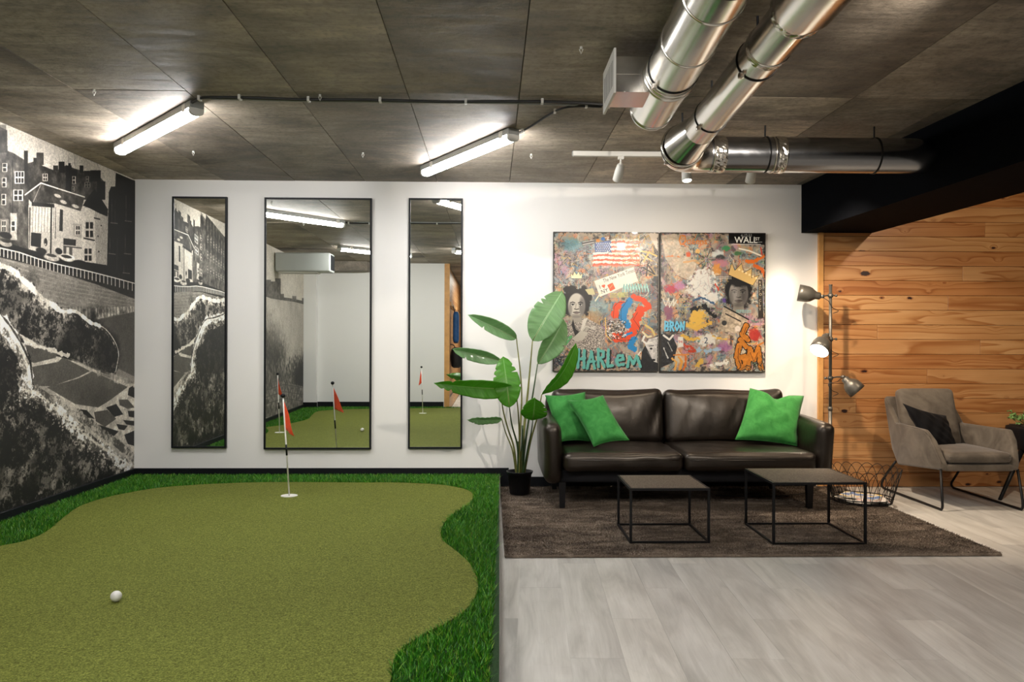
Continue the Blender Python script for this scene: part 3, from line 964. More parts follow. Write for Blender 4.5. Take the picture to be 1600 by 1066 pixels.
# near parapet: broad pale coping falling from upper left, dark stones below
near = [(-900, -420), (-500, -160), (-250, -60), (-80, -20), (0, 40), (60, 80), (105, 150), (135, 220), (150, 350), (200, 400), (290, 480), (400, 560), (500, 640), (585, 705), (585, 900), (-900, 1300)]
TX, TY = [-900, -500, -250, 0, 60, 150, 290, 400, 500, 585], [-420, -160, -60, 40, 90, 390, 480, 560, 640, 705]
cv.poly(near, g(0.19), tex=(1.0, 's'))
rs = np.random.RandomState(5)
for k in range(420):      # lichen-speckled boulders
    x, y = rs.uniform(-900, 560), rs.uniform(-300, 900)
    if y < np.interp(x, TX, TY) + 55: continue
    r = rs.uniform(10, 48)
    cv.blob(x, y, r, r * rs.uniform(0.5, 1.0), g(rs.choice([0.04, 0.08, 0.16, 0.27, 0.34])), rs.uniform(0.35, 0.75), 0.7, rs.uniform(0, 3), tex=(1.0, 's'), rough=0.9)
for k in range(150):
    x, y = rs.uniform(-900, 560), rs.uniform(-300, 900)
    if y < np.interp(x, TX, TY) + 60: continue
    a = rs.uniform(0, 3.1); q = rs.uniform(15, 60)
    cv.line([(x, y), (x + q * math.cos(a) * .6, y + q * .35 * math.sin(a)), (x + q * math.cos(a), y + q * math.sin(a))], rs.uniform(1.5, 4), g(0.02), 0.8, rough=0.8)
for k in range(2600):
    x, y = rs.uniform(-900, 580), rs.uniform(-300, 900)
    tp = np.interp(x, TX, TY)
    if y < tp + 20: continue
    if rs.rand() > math.exp(-(y - tp) / 260): continue
    cv.blob(x, y, rs.uniform(1.2, 4.2), rs.uniform(1.2, 4), g(rs.uniform(0.30, 0.62)), 0.65, 0.6, rough=1.5)
# left hump in front
cv.poly([(-900, -380), (-500, -110), (-250, -20), (-80, 10), (0, 70), (30, 120), (60, 230), (80, 360), (-200, 420), (-900, 300)], g(0.12), tex=(1.0, 's'))
cop = smooth_line([(-900, -405), (-500, -145), (-250, -55), (-80, -15), (0, 58), (52, 130), (90, 200), (116, 270), (124, 345)], 6)
n_c = len(cop)
cv.line([(x - 14, y + 16) for x, y in cop], 46, g(0.40), 0.9, tex=(0.75, 's'), rough=0.45)
cv.line(cop, list(np.linspace(24, 36, n_c)), g(0.72), 1, tex=(0.45, 's'), rough=0.28)
cv.line([(x + 6, y - 6) for x, y in cop], 9, g(0.86), 0.9, tex=(0.2, 'n'), rough=0.5)
cv.line([(x + 19, y - 8) for x, y in cop], 4, g(0.12), 0.8, rough=0.6)
low = smooth_line([(100, 370), (170, 395), (240, 450), (310, 515), (400, 590), (480, 645), (570, 705)], 6)
cv.line([(160, 362), (240, 412), (330, 462), (450, 552), (560, 632), (590, 672)], 22, g(0.46), 0.85, tex=(0.45, 's'), rough=0.3)
cv.line([(x - 12, y + 20) for x, y in low], 30, g(0.36), 0.85, tex=(0.85, 's'), rough=0.7)
cv.line(low, [20] * 12 + [30] * (len(low) - 12), g(0.66), 1, tex=(0.5, 's'), rough=0.3)
cv.line([(x + 4, y - 8) for x, y in low], 6, g(0.85), 0.8, rough=0.8)
for k in range(160):
    i = rs.randint(0, len(low)); x, y = low[i]
    cv.blob(x + rs.uniform(-40, 12), y + rs.uniform(-12, 50), rs.uniform(2, 5), rs.uniform(2, 4), g(rs.choice([0.06, 0.15, 0.8])), 0.7, 0.5, rough=1.5)
# photographic grain over the whole print
gr = vnoise(CW, CH, 2.2, 2, 77)
cv.a = np.clip(cv.a * (1 + 0.34 * (gr - 0.5))[..., None] * (1 + 0.06 * (cv.S - 0.5))[..., None], 0, 1)
cv.a = np.clip(0.42 + (cv.a - 0.42) * 1.30, 0.015, 0.92)
mural_im = cv.image('mural_print')
M['mural'] = print_mat('mural_wallpaper', mural_im, 0.55)

# ------------------------------------------------------------------ two collage canvases
rs = np.random.RandomState(21)
PAL = [(.80, .42, .18), (.20, .48, .62), (.78, .62, .25), (.55, .20, .30), (.25, .52, .40), (.84, .80, .70), (.45, .35, .52), (.12, .12, .13), (.72, .30, .18), (.60, .55, .45), (.30, .28, .27), (.55, .70, .72)]
def collage(fn, seed, W_=760, H_=1000):
    c = Canvas(W_, H_, fn, seed)
    c.a[:] = np.array((.52, .47, .41))
    n1, n2, n3 = vnoise(W_, H_, 150, 5, seed + 5), vnoise(W_, H_, 90, 5, seed + 6), vnoise(W_, H_, 40, 4, seed + 7)
    for i, (nn, lo, col) in enumerate(((n1, .55, (.62, .55, .45)), (n2, .56, (.34, .42, .45)), (n3, .60, (.70, .45, .28)), (1 - n1, .56, (.38, .34, .34)), (1 - n2, .60, (.58, .42, .50)), (1 - n3, .62, (.22, .21, .22)))):
        k = np.clip((nn - lo) * 9, 0, 1)[..., None] * 0.75
        c.a = c.a * (1 - k) + np.array(col) * k
    c.a = np.clip(c.a * 1.12 + 0.03, 0, 1)
    hi = vnoise(W_, H_, 60, 5, seed + 9)
    k = np.clip((hi - .60) * 10, 0, 1)[..., None] * 0.6
    c.a = c.a * (1 - k) + np.array((.80, .76, .66)) * k
    lo_ = vnoise(W_, H_, 34, 5, seed + 10)
    k = np.clip((lo_ - .62) * 10, 0, 1)[..., None] * 0.7
    c.a = c.a * (1 - k) + np.array((.13, .12, .13)) * k
    return c
def scribble(c, x0, x1, y0, y1, n, rs, wmax=6, cols=PAL, al=0.75):
    for k in range(n):
        x, y = rs.uniform(x0, x1), rs.uniform(y0, y1)
        pts = [(x, y)]; a = rs.uniform(0, 6.28)
        for q in range(rs.randint(2, 6)):
            a += rs.uniform(-1.2, 1.2); st = rs.uniform(8, 34)
            pts.append((pts[-1][0] + math.cos(a) * st, pts[-1][1] + math.sin(a) * st))
        c.line(pts, rs.uniform(1.2, wmax), cols[rs.randint(len(cols))], al, rough=0.6)
def drips(c, x0, x1, y0, y1, n, rs):
    for k in range(n):
        x, y = rs.uniform(x0, x1), rs.uniform(y0, y1)
        c.line([(x, y), (x, y + rs.uniform(30, 130))], rs.uniform(1, 2.4), PAL[rs.randint(len(PAL))] if k % 3 else (.15, .14, .14), 0.55)
def dots(c, x, y, nx, ny, st, col, r=2.6):
    for i in range(nx):
        for j in range(ny): c.blob(x + i * st, y + j * st, r, r, col, 0.9, 0.3)
def tag_word(c, strokes, x, y, w, h, width, col, shadow=(.05, .05, .05), off=(6, 5)):
    for dx, dy, cc, ww in ((off[0], off[1], shadow, width * 1.15), (0, 0, col, width)):
        for s in strokes:
            c.line([(x + a * w + dx, y + b * h + dy) for a, b in s], ww, cc, 1, rough=0.25)
def graffiti_letters():
    return {'H': [[(.1, 0), (.0, 1)], [(.75, .05), (.7, 1)], [(.02, .55), (.8, .45)]], 'A': [[(0, 1), (.45, 0), (.8, 1)], [(.1, .62), (.75, .6)]],
            'R': [[(.1, 1), (.1, 0)], [(.1, .05), (.7, .15), (.65, .45), (.12, .52)], [(.3, .5), (.8, 1)]], 'L': [[(.2, 0), (.1, .95), (.75, .92)]],
            'E': [[(.1, .55), (.7, .5), (.65, .2), (.25, .2), (.08, .6), (.25, .92), (.75, .85)]], 'M': [[(0, .95), (.15, .2), (.42, .75), (.68, .15), (.95, .95)]],
            'B': [[(.1, 1), (.12, 0), (.7, .1), (.65, .4), (.15, .5), (.78, .6), (.7, .95), (.1, 1)]], 'O': [[(.4, .05), (.05, .5), (.4, .95), (.8, .5), (.4, .05)]],
            'N': [[(.05, 1), (.1, .1), (.7, .9), (.8, .05)]], 'X': [[(0, 0), (.8, 1)], [(.8, 0), (0, 1)]]}
GL = graffiti_letters()
def crown(c, x, y, w, h, col, line_=(.1, .08, .06), rot=0.0, lw=2):
    pts = [(0, 1), (-.06, .25), (.16, .6), (.28, .05), (.5, .5), (.70, .05), (.84, .6), (1.06, .25), (1, 1)]
    cs, sn = math.cos(rot), math.sin(rot)
    P_ = [(x + (a * w * cs - b * h * sn), y + (a * w * sn + b * h * cs)) for a, b in pts]
    c.poly(P_, col); c.line(P_ + [P_[0]], lw, line_)
def portrait(c, x, y, s, seed, hair_kind, collar=True):
    """generic black and white stencil head: (x, y) face centre, s face half width"""
    r = np.random.RandomState(seed)
    if hair_kind == 'tufts':
        for k in range(26):
            a = PI + r.uniform(-0.25, 1.0) * PI
            d = s * r.uniform(1.0, 1.7)
            c.blob(x + math.cos(a) * d, y - s * 0.75 + math.sin(a) * d * 0.75, s * r.uniform(.22, .42), s * r.uniform(.2, .4), (.10, .085, .08), 1, .4, r.uniform(0, 3), rough=1.0)
        c.blob(x, y - s * .9, s * 1.35, s * .9, (.09, .08, .075), 1, .2, rough=.6)
        c.blob(x - s * .95, y - s * .1, s * .45, s * 1.2, (.08, .07, .07), 1, .3, rough=.8); c.blob(x + s * 1.0, y - s * .1, s * .42, s * 1.1, (.08, .07, .07), 1, .3, rough=.8)
    else:
        c.blob(x, y - s * .25, s * 1.35, s * 1.75, (.05, .05, .055), 1, .25, rough=.5)
    c.blob(x, y, s * .92, s * 1.35, (.74, .71, .66), 1, .12)
    c.poly([(x - s * .5, y + s * .9), (x + s * .5, y + s * .9), (x + s * .55, y + s * 1.8), (x - s * .55, y + s * 1.8)], (.58, .55, .5))
    c.blob(x + s * .62, y + s * .1, s * .34, s * 1.05, (.36, .34, .33), .8, .6); c.blob(x - s * .7, y + s * .4, s * .22, s * .7, (.42, .4, .38), .7, .7)
    for e in (-1, 1):
        c.line([(x + e * s * .18, y - s * .30), (x + e * s * .42, y - s * .40), (x + e * s * .66, y - s * .30)], s * .10, (.1, .09, .09))
        c.blob(x + e * s * .40, y - s * .12, s * .22, s * .10, (.85, .83, .8), 1, .2)
        c.blob(x + e * s * .40, y - s * .12, s * .10, s * .10, (.06, .06, .06), 1, .2)
        c.line([(x + e * s * .2, y - s * .12), (x + e * s * .4, y - s * .22), (x + e * s * .62, y - s * .12)], s * .06, (.1, .09, .09))
    c.line([(x - s * .04, y - s * .2), (x - s * .10, y + s * .25)], s * .08, (.5, .47, .44), .8)
    c.line([(x - s * .22, y + s * .34), (x, y + s * .40), (x + s * .22, y + s * .34)], s * .10, (.2, .18, .17))
    c.line([(x - s * .34, y + s * .72), (x, y + s * .66), (x + s * .34, y + s * .72)], s * .10, (.22, .18, .17))
    c.blob(x, y + s * .80, s * .26, s * .09, (.45, .4, .38), 1, .4)
    c.blob(x, y + s * 1.18, s * .45, s * .14, (.45, .42, .4), .7, .7)

# left canvas (study-crop coordinates: x 20..768, y 32..1020)
L = collage(lambda x, y: ((x - 20) / 748 * 760, (y - 32) / 988 * 1000), 31)
scribble(L, 20, 768, 32, 1020, 620, rs, 5)
drips(L, 20, 768, 100, 950, 190, rs)
for k in range(700): L.blob(rs.uniform(20, 300), rs.uniform(130, 420), rs.uniform(1, 4), rs.uniform(1, 4), rs.choice([0, 1]) * np.array((.5, .5, .5)) + np.array((.18, .12, .14)), .7, .4)
L.blob(150, 120, 60, 50, (.35, .55, .58), .7, .6, rough=1.2); L.blob(200, 600, 80, 60, (.75, .65, .45), .5, .8)
L.blob(330, 560, 90, 60, (.45, .58, .60), .6, .8, rough=1); L.blob(300, 650, 60, 60, (.72, .55, .35), .6, .8, rough=1)
# striped flag
L.poly([(310, 110), (430, 90), (435, 190), (318, 190)], (.20, .30, .52), 1, tex=(.3, 'n'))
for i in range(8):
    for j in range(6): L.blob(326 + i * 13 + (j % 2) * 6, 112 + j * 13, 3.6, 3.6, (.85, .85, .82), .9, .3)
for k in range(6):
    y = 84 + k * 32
    x0 = 435 if k < 3 else 305
    L.line([(x0, y + 6), (x0 + 80, y + 2), (530, y + 8), (620, y + 4)], 21, (.86, .84, .78), 1, rough=.5)
    L.line([(x0 + 4, y + 22), (x0 + 90, y + 18), (530, y + 24), (625, y + 20)], 19, (.82, .28, .10), 1, rough=.6)
for k in range(26): L.line([(315 + k * 11, 268), (315 + k * 11, 285 + rs.uniform(5, 35))], 3, (.82, .8, .74), .8)
scribble(L, 450, 620, 90, 260, 60, rs, 3, [(.1, .1, .1), (.85, .82, .7), (.75, .6, .2)])
L.blob(335, 92, 14, 12, (.85, .55, .25), 1, .2); L.blob(372, 80, 15, 13, (.25, .45, .7), 1, .2)
L.line([(385, 72), (412, 66), (400, 84), (416, 84)], 4, (.9, .9, .88))
L.poly([(220, 105), (312, 85), (316, 112), (224, 132)], (.35, .33, .32)); L.line([(228, 104), (308, 88)], 4, (.85, .83, .8)); L.line([(228, 122), (308, 104)], 4, (.85, .83, .8))
# scribbles at the top right
scribble(L, 610, 768, 50, 330, 90, rs, 9, [(.08, .08, .08), (.75, .6, .3), (.6, .6, .6), (.75, .45, .3), (.85, .8, .75)])
L.line([(640, 165), (700, 175), (755, 200)], 11, (.85, .68, .35)); L.line([(700, 170), (660, 240)], 10, (.85, .68, .35)); L.line([(650, 190), (720, 235)], 8, (.85, .72, .42))
L.poly([(690, 32), (768, 32), (768, 180), (735, 120)], (.80, .74, .68)); L.line([(655, 280), (740, 330), (690, 260), (680, 340)], 9, (.12, .1, .12))
# newspaper masthead and the slogan under it
L.poly([(310, 380), (588, 278), (622, 378), (350, 492)], (.87, .84, .78), tex=(.06, 'n'))
L.text('The New York Times', 376, 392, 39, (.16, .15, .15), rot=-0.345, shear=0.1, sx=.68)
L.text('I', 350, 436, 40, (.12, .11, .11), rot=-0.33); L.blob(370, 414, 7, 7, (.85, .3, .12), 1, .2); L.blob(381, 411, 7, 7, (.85, .3, .12), 1, .2); L.poly([(364, 418), (388, 411), (382, 430)], (.85, .3, .12))
L.text('NY', 362, 470, 38, (.12, .11, .11), rot=-0.33)
L.poly([(402, 408), (440, 390), (460, 432), (424, 452)], (.82, .30, .10)); L.line([(420, 430), (440, 405)], 5, (.9, .6, .3))
for k in range(9):
    L.line([(515 + k * 20, 455), (522 + k * 20, 400), (536 + k * 20, 450)], 9, (.62, .80, .76), 1, rough=.4)
    L.line([(515 + k * 20, 458), (522 + k * 20, 402)], 2.5, (.08, .16, .2))
dots(L, 425, 468, 9, 3, 12, (.75, .72, .35), 4); dots(L, 485, 462, 6, 3, 12, (.7, .7, .3), 4)
# portrait with crown
L.poly([(60, 800), (110, 690), (175, 650), (250, 640), (330, 680), (382, 720), (390, 830), (300, 900), (150, 880)], (.58, .54, .5), tex=(.7, 'f'))
for k in range(260): L.blob(rs.uniform(80, 385), rs.uniform(690, 860), 3.5, 2.5, (.25, .22, .24), .6, .4)
portrait(L, 185, 555, 66, 4, 'tufts')
L.poly([(160, 650), (180, 720), (225, 760), (200, 800), (172, 760), (150, 690)], (.10, .09, .09)); L.poly([(235, 650), (265, 640), (235, 720), (210, 740)], (.78, .75, .7))
for k in range(4): L.line([(200 + 8 * k, 770 - 12 * k), (250, 730 - 10 * k), (312, 700 + 8 * k)], 9, (.72, .69, .64), 1); L.line([(204 + 8 * k, 777 - 12 * k), (254, 737 - 10 * k), (312, 707 + 8 * k)], 2, (.25, .23, .22))
L.poly([(155, 790), (215, 730), (270, 745), (230, 800), (180, 810)], (.70, .67, .62))
crown(L, 146, 308, 76, 54, (.88, .84, .66))
L.poly([(245, 440), (300, 430), (318, 475), (270, 476)], (.74, .70, .52)); L.line([(318, 520), (350, 470), (360, 460)], 9, (.85, .82, .7))
# swirl of red and blue paint
L.line([(455, 620), (470, 560), (525, 545)], 52, (.84, .26, .06), 1, rough=.3); L.line([(590, 490), (660, 515), (700, 560), (660, 585)], 38, (.84, .26, .06), 1, rough=.3)
L.line([(640, 585), (610, 640), (600, 700), (560, 770), (470, 785)], 66, (.84, .26, .06), 1, rough=.3)
L.line([(560, 520), (525, 580), (515, 640), (545, 690)], 54, (.08, .48, .70), 1, rough=.3); L.line([(590, 790), (570, 840), (600, 862)], 42, (.08, .48, .70), 1, rough=.3); L.line([(520, 770), (575, 745)], 18, (.08, .48, .70), 1, rough=.3)
for p_ in ([(445, 640), (452, 560), (480, 530), (535, 530)], [(545, 515), (500, 580), (500, 640), (530, 700)], [(620, 600), (590, 650), (640, 720), (600, 790)], [(440, 780), (500, 800), (580, 795)]): L.line(p_, 3, (.06, .05, .06), .9, rough=.4)
for k in range(320): L.blob(rs.uniform(395, 535), rs.uniform(660, 790), rs.uniform(2, 6), rs.uniform(1.5, 5), rs.choice([0.06, 0.9, 0.35]) * np.ones(3), .9, .4)
L.line([(675, 690), (720, 720), (740, 760)], 14, (.80, .70, .42)); L.line([(655, 740), (690, 775), (715, 770)], 14, (.84, .78, .62)); L.line([(390, 640), (395, 760), (430, 800)], 7, (.82, .66, .35))
# bull's head in grey, cut by the canvas edge
L.poly([(640, 1015), (650, 880), (690, 800), (768, 760), (768, 1015)], (.12, .12, .13), tex=(.5, 'n'))
L.poly([(672, 830), (700, 790), (768, 770), (768, 960), (735, 950), (712, 910)], (.74, .72, .7), tex=(.25, 'n'))
L.line([(668, 770), (655, 800), (680, 822), (720, 815)], 14, (.86, .84, .8)); L.blob(716, 858, 9, 7, (.06, .06, .06), 1, .3); L.blob(735, 938, 11, 8, (.1, .1, .1), 1, .4); L.line([(700, 840), (735, 835)], 5, (.2, .2, .2)); L.line([(690, 880), (720, 930)], 6, (.35, .35, .35)); L.line([(600, 930), (640, 880)], 9, (.85, .84, .8))
# HARLEM
xx = 196
for ch, w_, h_, dy in (('H', 60, 125, 0), ('A', 66, 120, 10), ('R', 62, 125, -6), ('L', 55, 120, 0), ('E', 78, 95, 20), ('M', 98, 95, 28)):
    tag_word(L, GL[ch], xx, 868 + dy, w_, h_, 21, (.36, .66, .62), off=(8, 7)); xx += w_ + 6
scribble(L, 20, 120, 900, 1015, 40, rs, 8, [(.06, .07, .09), (.15, .2, .28)])
L.line([(90, 800), (150, 770), (110, 830)], 12, (.28, .62, .36), .9, rough=.5)
# edge of worn black
for pts in ([(20, 34), (768, 34)], [(20, 1018), (768, 1018)], [(22, 32), (22, 1020)], [(766, 32), (766, 1020)]): L.line(pts, 12, (.13, .12, .11), .8, rough=.9)

# right canvas (study-crop coordinates: x 35..775, y 38..1030)
R_ = collage(lambda x, y: ((x - 35) / 740 * 760, (y - 38) / 992 * 1000), 57)
scribble(R_, 35, 775, 38, 1030, 620, rs, 5)
drips(R_, 35, 775, 150, 950, 170, rs)
R_.poly([(40, 60), (150, 45), (200, 200), (290, 260), (250, 380), (150, 340), (70, 220)], (.74, .68, .60), .85, tex=(.2, 'n'))
scribble(R_, 60, 260, 60, 380, 70, rs, 2, [(.55, .45, .38), (.85, .8, .72)], .5)
R_.line([(200, 250), (280, 235), (320, 275)], 14, (.80, .60, .38), .8, rough=.5)
R_.line([(178, 62), (168, 95), (180, 122)], 11, (.80, .48, .16), 1, rough=.4); R_.line([(185, 60), (208, 62), (214, 95), (196, 122), (176, 120)], 10, (.80, .46, .14), 1, rough=.4); R_.line([(192, 112), (212, 136)], 8, (.76, .38, .12)); R_.text('ueens', 220, 120, 62, (.80, .48, .16), sx=1.0, outline=(.7, (.62, .30, .10))); R_.line([(75, 212), (120, 206), (175, 214)], 8, (.80, .46, .24), .8, rough=1.2); R_.line([(45, 205), (52, 225)], 8, (.70, .32, .18), .8, rough=.8)
R_.blob(235, 195, 16, 18, (.80, .30, .12), .9, .5, rough=1.6); R_.blob(298, 170, 17, 18, (.86, .66, .36), .9, .2)
for a in range(0, 360, 24):
    ca, sa = math.cos(math.radians(a)), math.sin(math.radians(a))
    R_.line([(360 + 20 * ca, 230 + 20 * sa), (360 + 80 * ca, 230 + 75 * sa)], 7, ((.28, .25, .2), (.65, .58, .42), (.45, .5, .4))[a // 24 % 3], .8, rough=.6)
for x, y, rx, ry, c_ in ((440, 190, 40, 26, (.8, .82, .8)), (455, 215, 30, 20, (.1, .12, .12)), (500, 150, 30, 18, (.16, .5, .28)), (580, 185, 34, 14, (.2, .4, .22)), (455, 255, 50, 30, (.72, .45, .5)), (110, 440, 45, 30, (.70, .22, .30)), (170, 415, 40, 28, (.72, .48, .62)), (95, 600, 30, 60, (.5, .3, .4)), (430, 300, 30, 45, (.84, .55, .22)), (485, 520, 15, 16, (.34, .22, .55)), (700, 765, 44, 42, (.62, .14, .12))):
    R_.blob(x, y, rx, ry, c_, .85, .5, rough=1.2)
R_.line([(590, 150), (660, 165), (745, 200)], 11, (.9, .88, .82)); R_.line([(640, 240), (700, 240), (770, 200)], 24, (.86, .42, .10), rough=.6); R_.line([(740, 140), (750, 190)], 8, (.8, .2, .1)); R_.line([(700, 270), (750, 300), (770, 340)], 22, (.80, .38, .14), rough=.6)
# street sign
R_.poly([(515, 42), (770, 42), (770, 122), (515, 112)], (.03, .03, .035)); R_.text('4-22-51', 600, 68, 34, (.85, .85, .82), sx=.75)
R_.text('WALL', 556, 108, 60, (.93, .93, .9), sx=1.0, outline=(.8, (.93, .93, .9))); R_.text('ST', 702, 90, 30, (.93, .93, .9), outline=(.5, (.93, .93, .9))); R_.line([(535, 119), (740, 119)], 3.5, (.9, .9, .87)); R_.line([(708, 104), (750, 102)], 3, (.8, .8, .78))
# loose white paint with a blue dash
R_.blob(330, 400, 84, 110, (.84, .83, .80), .95, .35, .5, rough=1.5); R_.blob(395, 500, 60, 48, (.86, .85, .82), .9, .4, rough=1.4); R_.line([(235, 450), (275, 475)], 26, (.84, .82, .78), .9, rough=.8)
R_.line([(268, 520), (330, 500), (410, 540)], 15, (.20, .33, .46), .95, rough=.7); R_.line([(420, 400), (445, 445)], 12, (.78, .26, .16), 1, rough=.6)
scribble(R_, 260, 420, 330, 540, 26, rs, 3, [(.55, .5, .5), (.7, .5, .5), (.4, .45, .5)], .5)
# second portrait with a gold crown
portrait(R_, 585, 470, 72, 9, 'cap')
R_.blob(585, 480, 66, 96, (.16, .15, .15), .55, .9); R_.blob(560, 470, 24, 60, (.70, .68, .66), .5, .9); R_.blob(590, 372, 76, 50, (.07, .07, .075), .95, .3, rough=.4)
crown(R_, 560, 228, 190, 118, (.82, .68, .42), rot=.42, lw=3)
for k in range(6): R_.blob(590 + k * 24, 300 + k * 12, 8, 8, (.9, .82, .62), 1, .3)
dots(R_, 435, 352, 9, 2, 12, (.88, .88, .82), 3.4); dots(R_, 575, 590, 9, 2, 12, (.45, .72, .72), 4)
# vertical sign
R_.poly([(724, 370), (750, 370), (762, 645), (724, 645)], (.16, .14, .13))
for k, ch in enumerate('RADIO CITY'): R_.text(ch, 729, 398 + k * 21.5, 25, (.88, .82, .7))
# cassette player, lower down
R_.poly([(480, 560), (650, 650), (640, 760), (440, 740), (460, 640)], (.66, .60, .52), tex=(.35, 'n')); R_.line([(484, 562), (655, 655)], 10, (.08, .08, .08)); R_.line([(495, 615), (600, 668)], 9, (.15, .13, .13)); R_.blob(485, 680, 18, 18, (.2, .2, .2), 1, .2); R_.blob(580, 720, 20, 20, (.85, .8, .75), .8, .3)
# white tag, blue BRONX
R_.line([(55, 510), (75, 560), (95, 505), (100, 570), (130, 510), (128, 560), (150, 520)], 7, (.82, .80, .74)); R_.line([(170, 480), (190, 505)], 6, (.15, .2, .15)); R_.line([(192, 478), (172, 505)], 6, (.15, .2, .15))
for i, row in enumerate(('IAM', 'ROT', 'NO')): R_.text(row, 168, 530 + i * 42, 38, (.78, .72, .45), alpha=.8)
xx = 66
for ch in 'BRON': tag_word(R_, GL[ch], xx, 670, 34, 66, 13, (.42, .72, .84), off=(4, 4)); xx += 37
# splashes of yellow, black, white and pale blue paint
R_.blob(290, 650, 52, 66, (.86, .68, .28), .95, .4, .8, rough=1.6); R_.line([(225, 700), (300, 720), (395, 672)], 26, (.84, .66, .27), .95, rough=.9); R_.line([(190, 770), (260, 800), (320, 780)], 20, (.84, .66, .27), .95, rough=.9); R_.line([(400, 780), (500, 800)], 16, (.84, .66, .27), .95, rough=.9)
R_.line([(260, 590), (340, 560), (420, 640)], 26, (.07, .08, .09), 1, rough=.9)
R_.blob(365, 800, 66, 40, (.85, .83, .79), .95, .4, rough=1.4); R_.text('2', 342, 826, 62, (.12, .2, .3)); R_.line([(300, 870), (370, 880), (450, 862)], 26, (.58, .68, .76), .95, rough=.9); R_.line([(330, 940), (300, 990)], 22, (.84, .66, .27), .9, rough=1); R_.line([(400, 985), (500, 960)], 22, (.86, .85, .81), .9, rough=1)
R_.line([(205, 840), (250, 850), (280, 880), (240, 885)], 17, (.74, .22, .10), .9, rough=.8); R_.poly([(160, 780), (196, 780), (198, 850), (162, 855)], (.84, .82, .78)); R_.text('94', 163, 825, 30, (.7, .2, .15)); R_.blob(490, 850, 45, 35, (.58, .35, .55), .7, .6, rough=1.3)
# bull's shoulder, orange strokes, gold bubble letters
R_.poly([(40, 760), (120, 770), (155, 850), (130, 960), (40, 1000)], (.16, .16, .17), tex=(.7, 'n')); R_.line([(60, 770), (100, 800), (125, 770)], 14, (.84, .82, .78)); R_.line([(60, 860), (90, 930)], 8, (.75, .74, .72), rough=.6); R_.line([(90, 820), (120, 880)], 6, (.7, .7, .68), rough=.6)
R_.line([(120, 935), (150, 960), (140, 1015)], 14, (.85, .62, .30), rough=.5); R_.line([(165, 925), (190, 960), (175, 1012)], 15, (.84, .58, .24), rough=.5); R_.line([(215, 920), (215, 975), (200, 1015)], 15, (.78, .40, .14), rough=.5); R_.line([(130, 910), (235, 905)], 10, (.82, .5, .2), rough=.5)
for pas in (0, 1):
    cc, dw = ((.07, .05, .04), 12) if pas == 0 else ((.66, .41, .14), 0)
    for p_, w0 in (([(640, 700), (612, 760), (650, 800)], 36), ([(590, 840), (575, 920), (600, 1000), (640, 985), (630, 920), (600, 925)], 40), ([(655, 1000), (665, 860), (695, 940), (725, 860), (745, 1000)], 34), ([(600, 800), (640, 850)], 34)):
        R_.line(p_, w0 + dw, cc, 1, tex=(.2, 'n') if pas else None, rough=.15)
for p_ in ([(640, 710), (620, 760)], [(585, 860), (582, 930), (605, 985)], [(668, 890), (695, 955), (722, 890)]): R_.line(p_, 3.5, (.25, .10, .05))
R_.line([(720, 840), (760, 820)], 12, (.70, .42, .16)); scribble(R_, 560, 775, 980, 1028, 30, rs, 6, [(.1, .1, .1), (.4, .36, .3)])
for pts in ([(35, 40), (775, 40)], [(35, 1028), (775, 1028)], [(37, 38), (37, 1030)], [(773, 38), (773, 1030)]): R_.line(pts, 12, (.12, .11, .10), .8, rough=.9)
M['art_left'] = print_mat('collage_print_left', L.image('collage_left'), 0.35, 0.3)
M['art_right'] = print_mat('collage_print_right', R_.image('collage_right'), 0.35, 0.3)

# ------------------------------------------------------------------ the room
def struct(name, vf, mat, parent=None, uv=None, smooth=False):
    return tag(mk(name, vf, mat, parent, smooth, uv=uv), kind='structure')

# ceiling: a slab whose boards each stand free by a recessed joint
ceil = struct('ceiling', box(-3.2, XR, YE, YW + 0.1, CEIL + 0.035, CEIL + 0.12), M['concrete'])
JX = [-3.16, -2.60, -2.05, -1.505, -0.975, -0.42, 0.135, 0.70, 1.26, 1.815, 2.37, 2.93, 3.49, 4.05, 4.61, 5.17]
JY = [6.20, 3.975, 1.765, -0.44, -2.65, -4.86, -6.6]
def board(name, w, d, t=0.034):
    g_ = 0.0004 if t < 0.02 else 0.0012
    v, f = box(-w / 2 + g_, w / 2 - g_, -d / 2 + g_, d / 2 - g_, 0, t)
    e = 0.0008 if t > 0.02 else 0.0
    for i in (0, 1, 2, 3):
        x, y, z = v[i]; v[i] = (x - math.copysign(e, x), y - math.copysign(e, y), z - 0.0)
    return v, f
_cache = {}
def slab_piece(name, w, d, loc, parent, mat, t=0.034, rotz=0.0):
    key = (name, round(w, 3), round(d, 3))
    if key not in _cache:
        v, f = board(name, w, d, t)
        # a middle ring lets the joint edge read as a chamfer
        me = bpy.data.meshes.new(name)
        me.from_pydata(v, [], f); me.materials.append(mat); _cache[key] = me
    o = bpy.data.objects.new(name, _cache[key])
    COL.objects.link(o); o.parent = parent; o.location = Vector(loc) - org(parent); o.rotation_euler = (0, 0, rotz)
    return o
ceil_rs = np.random.RandomState(4)
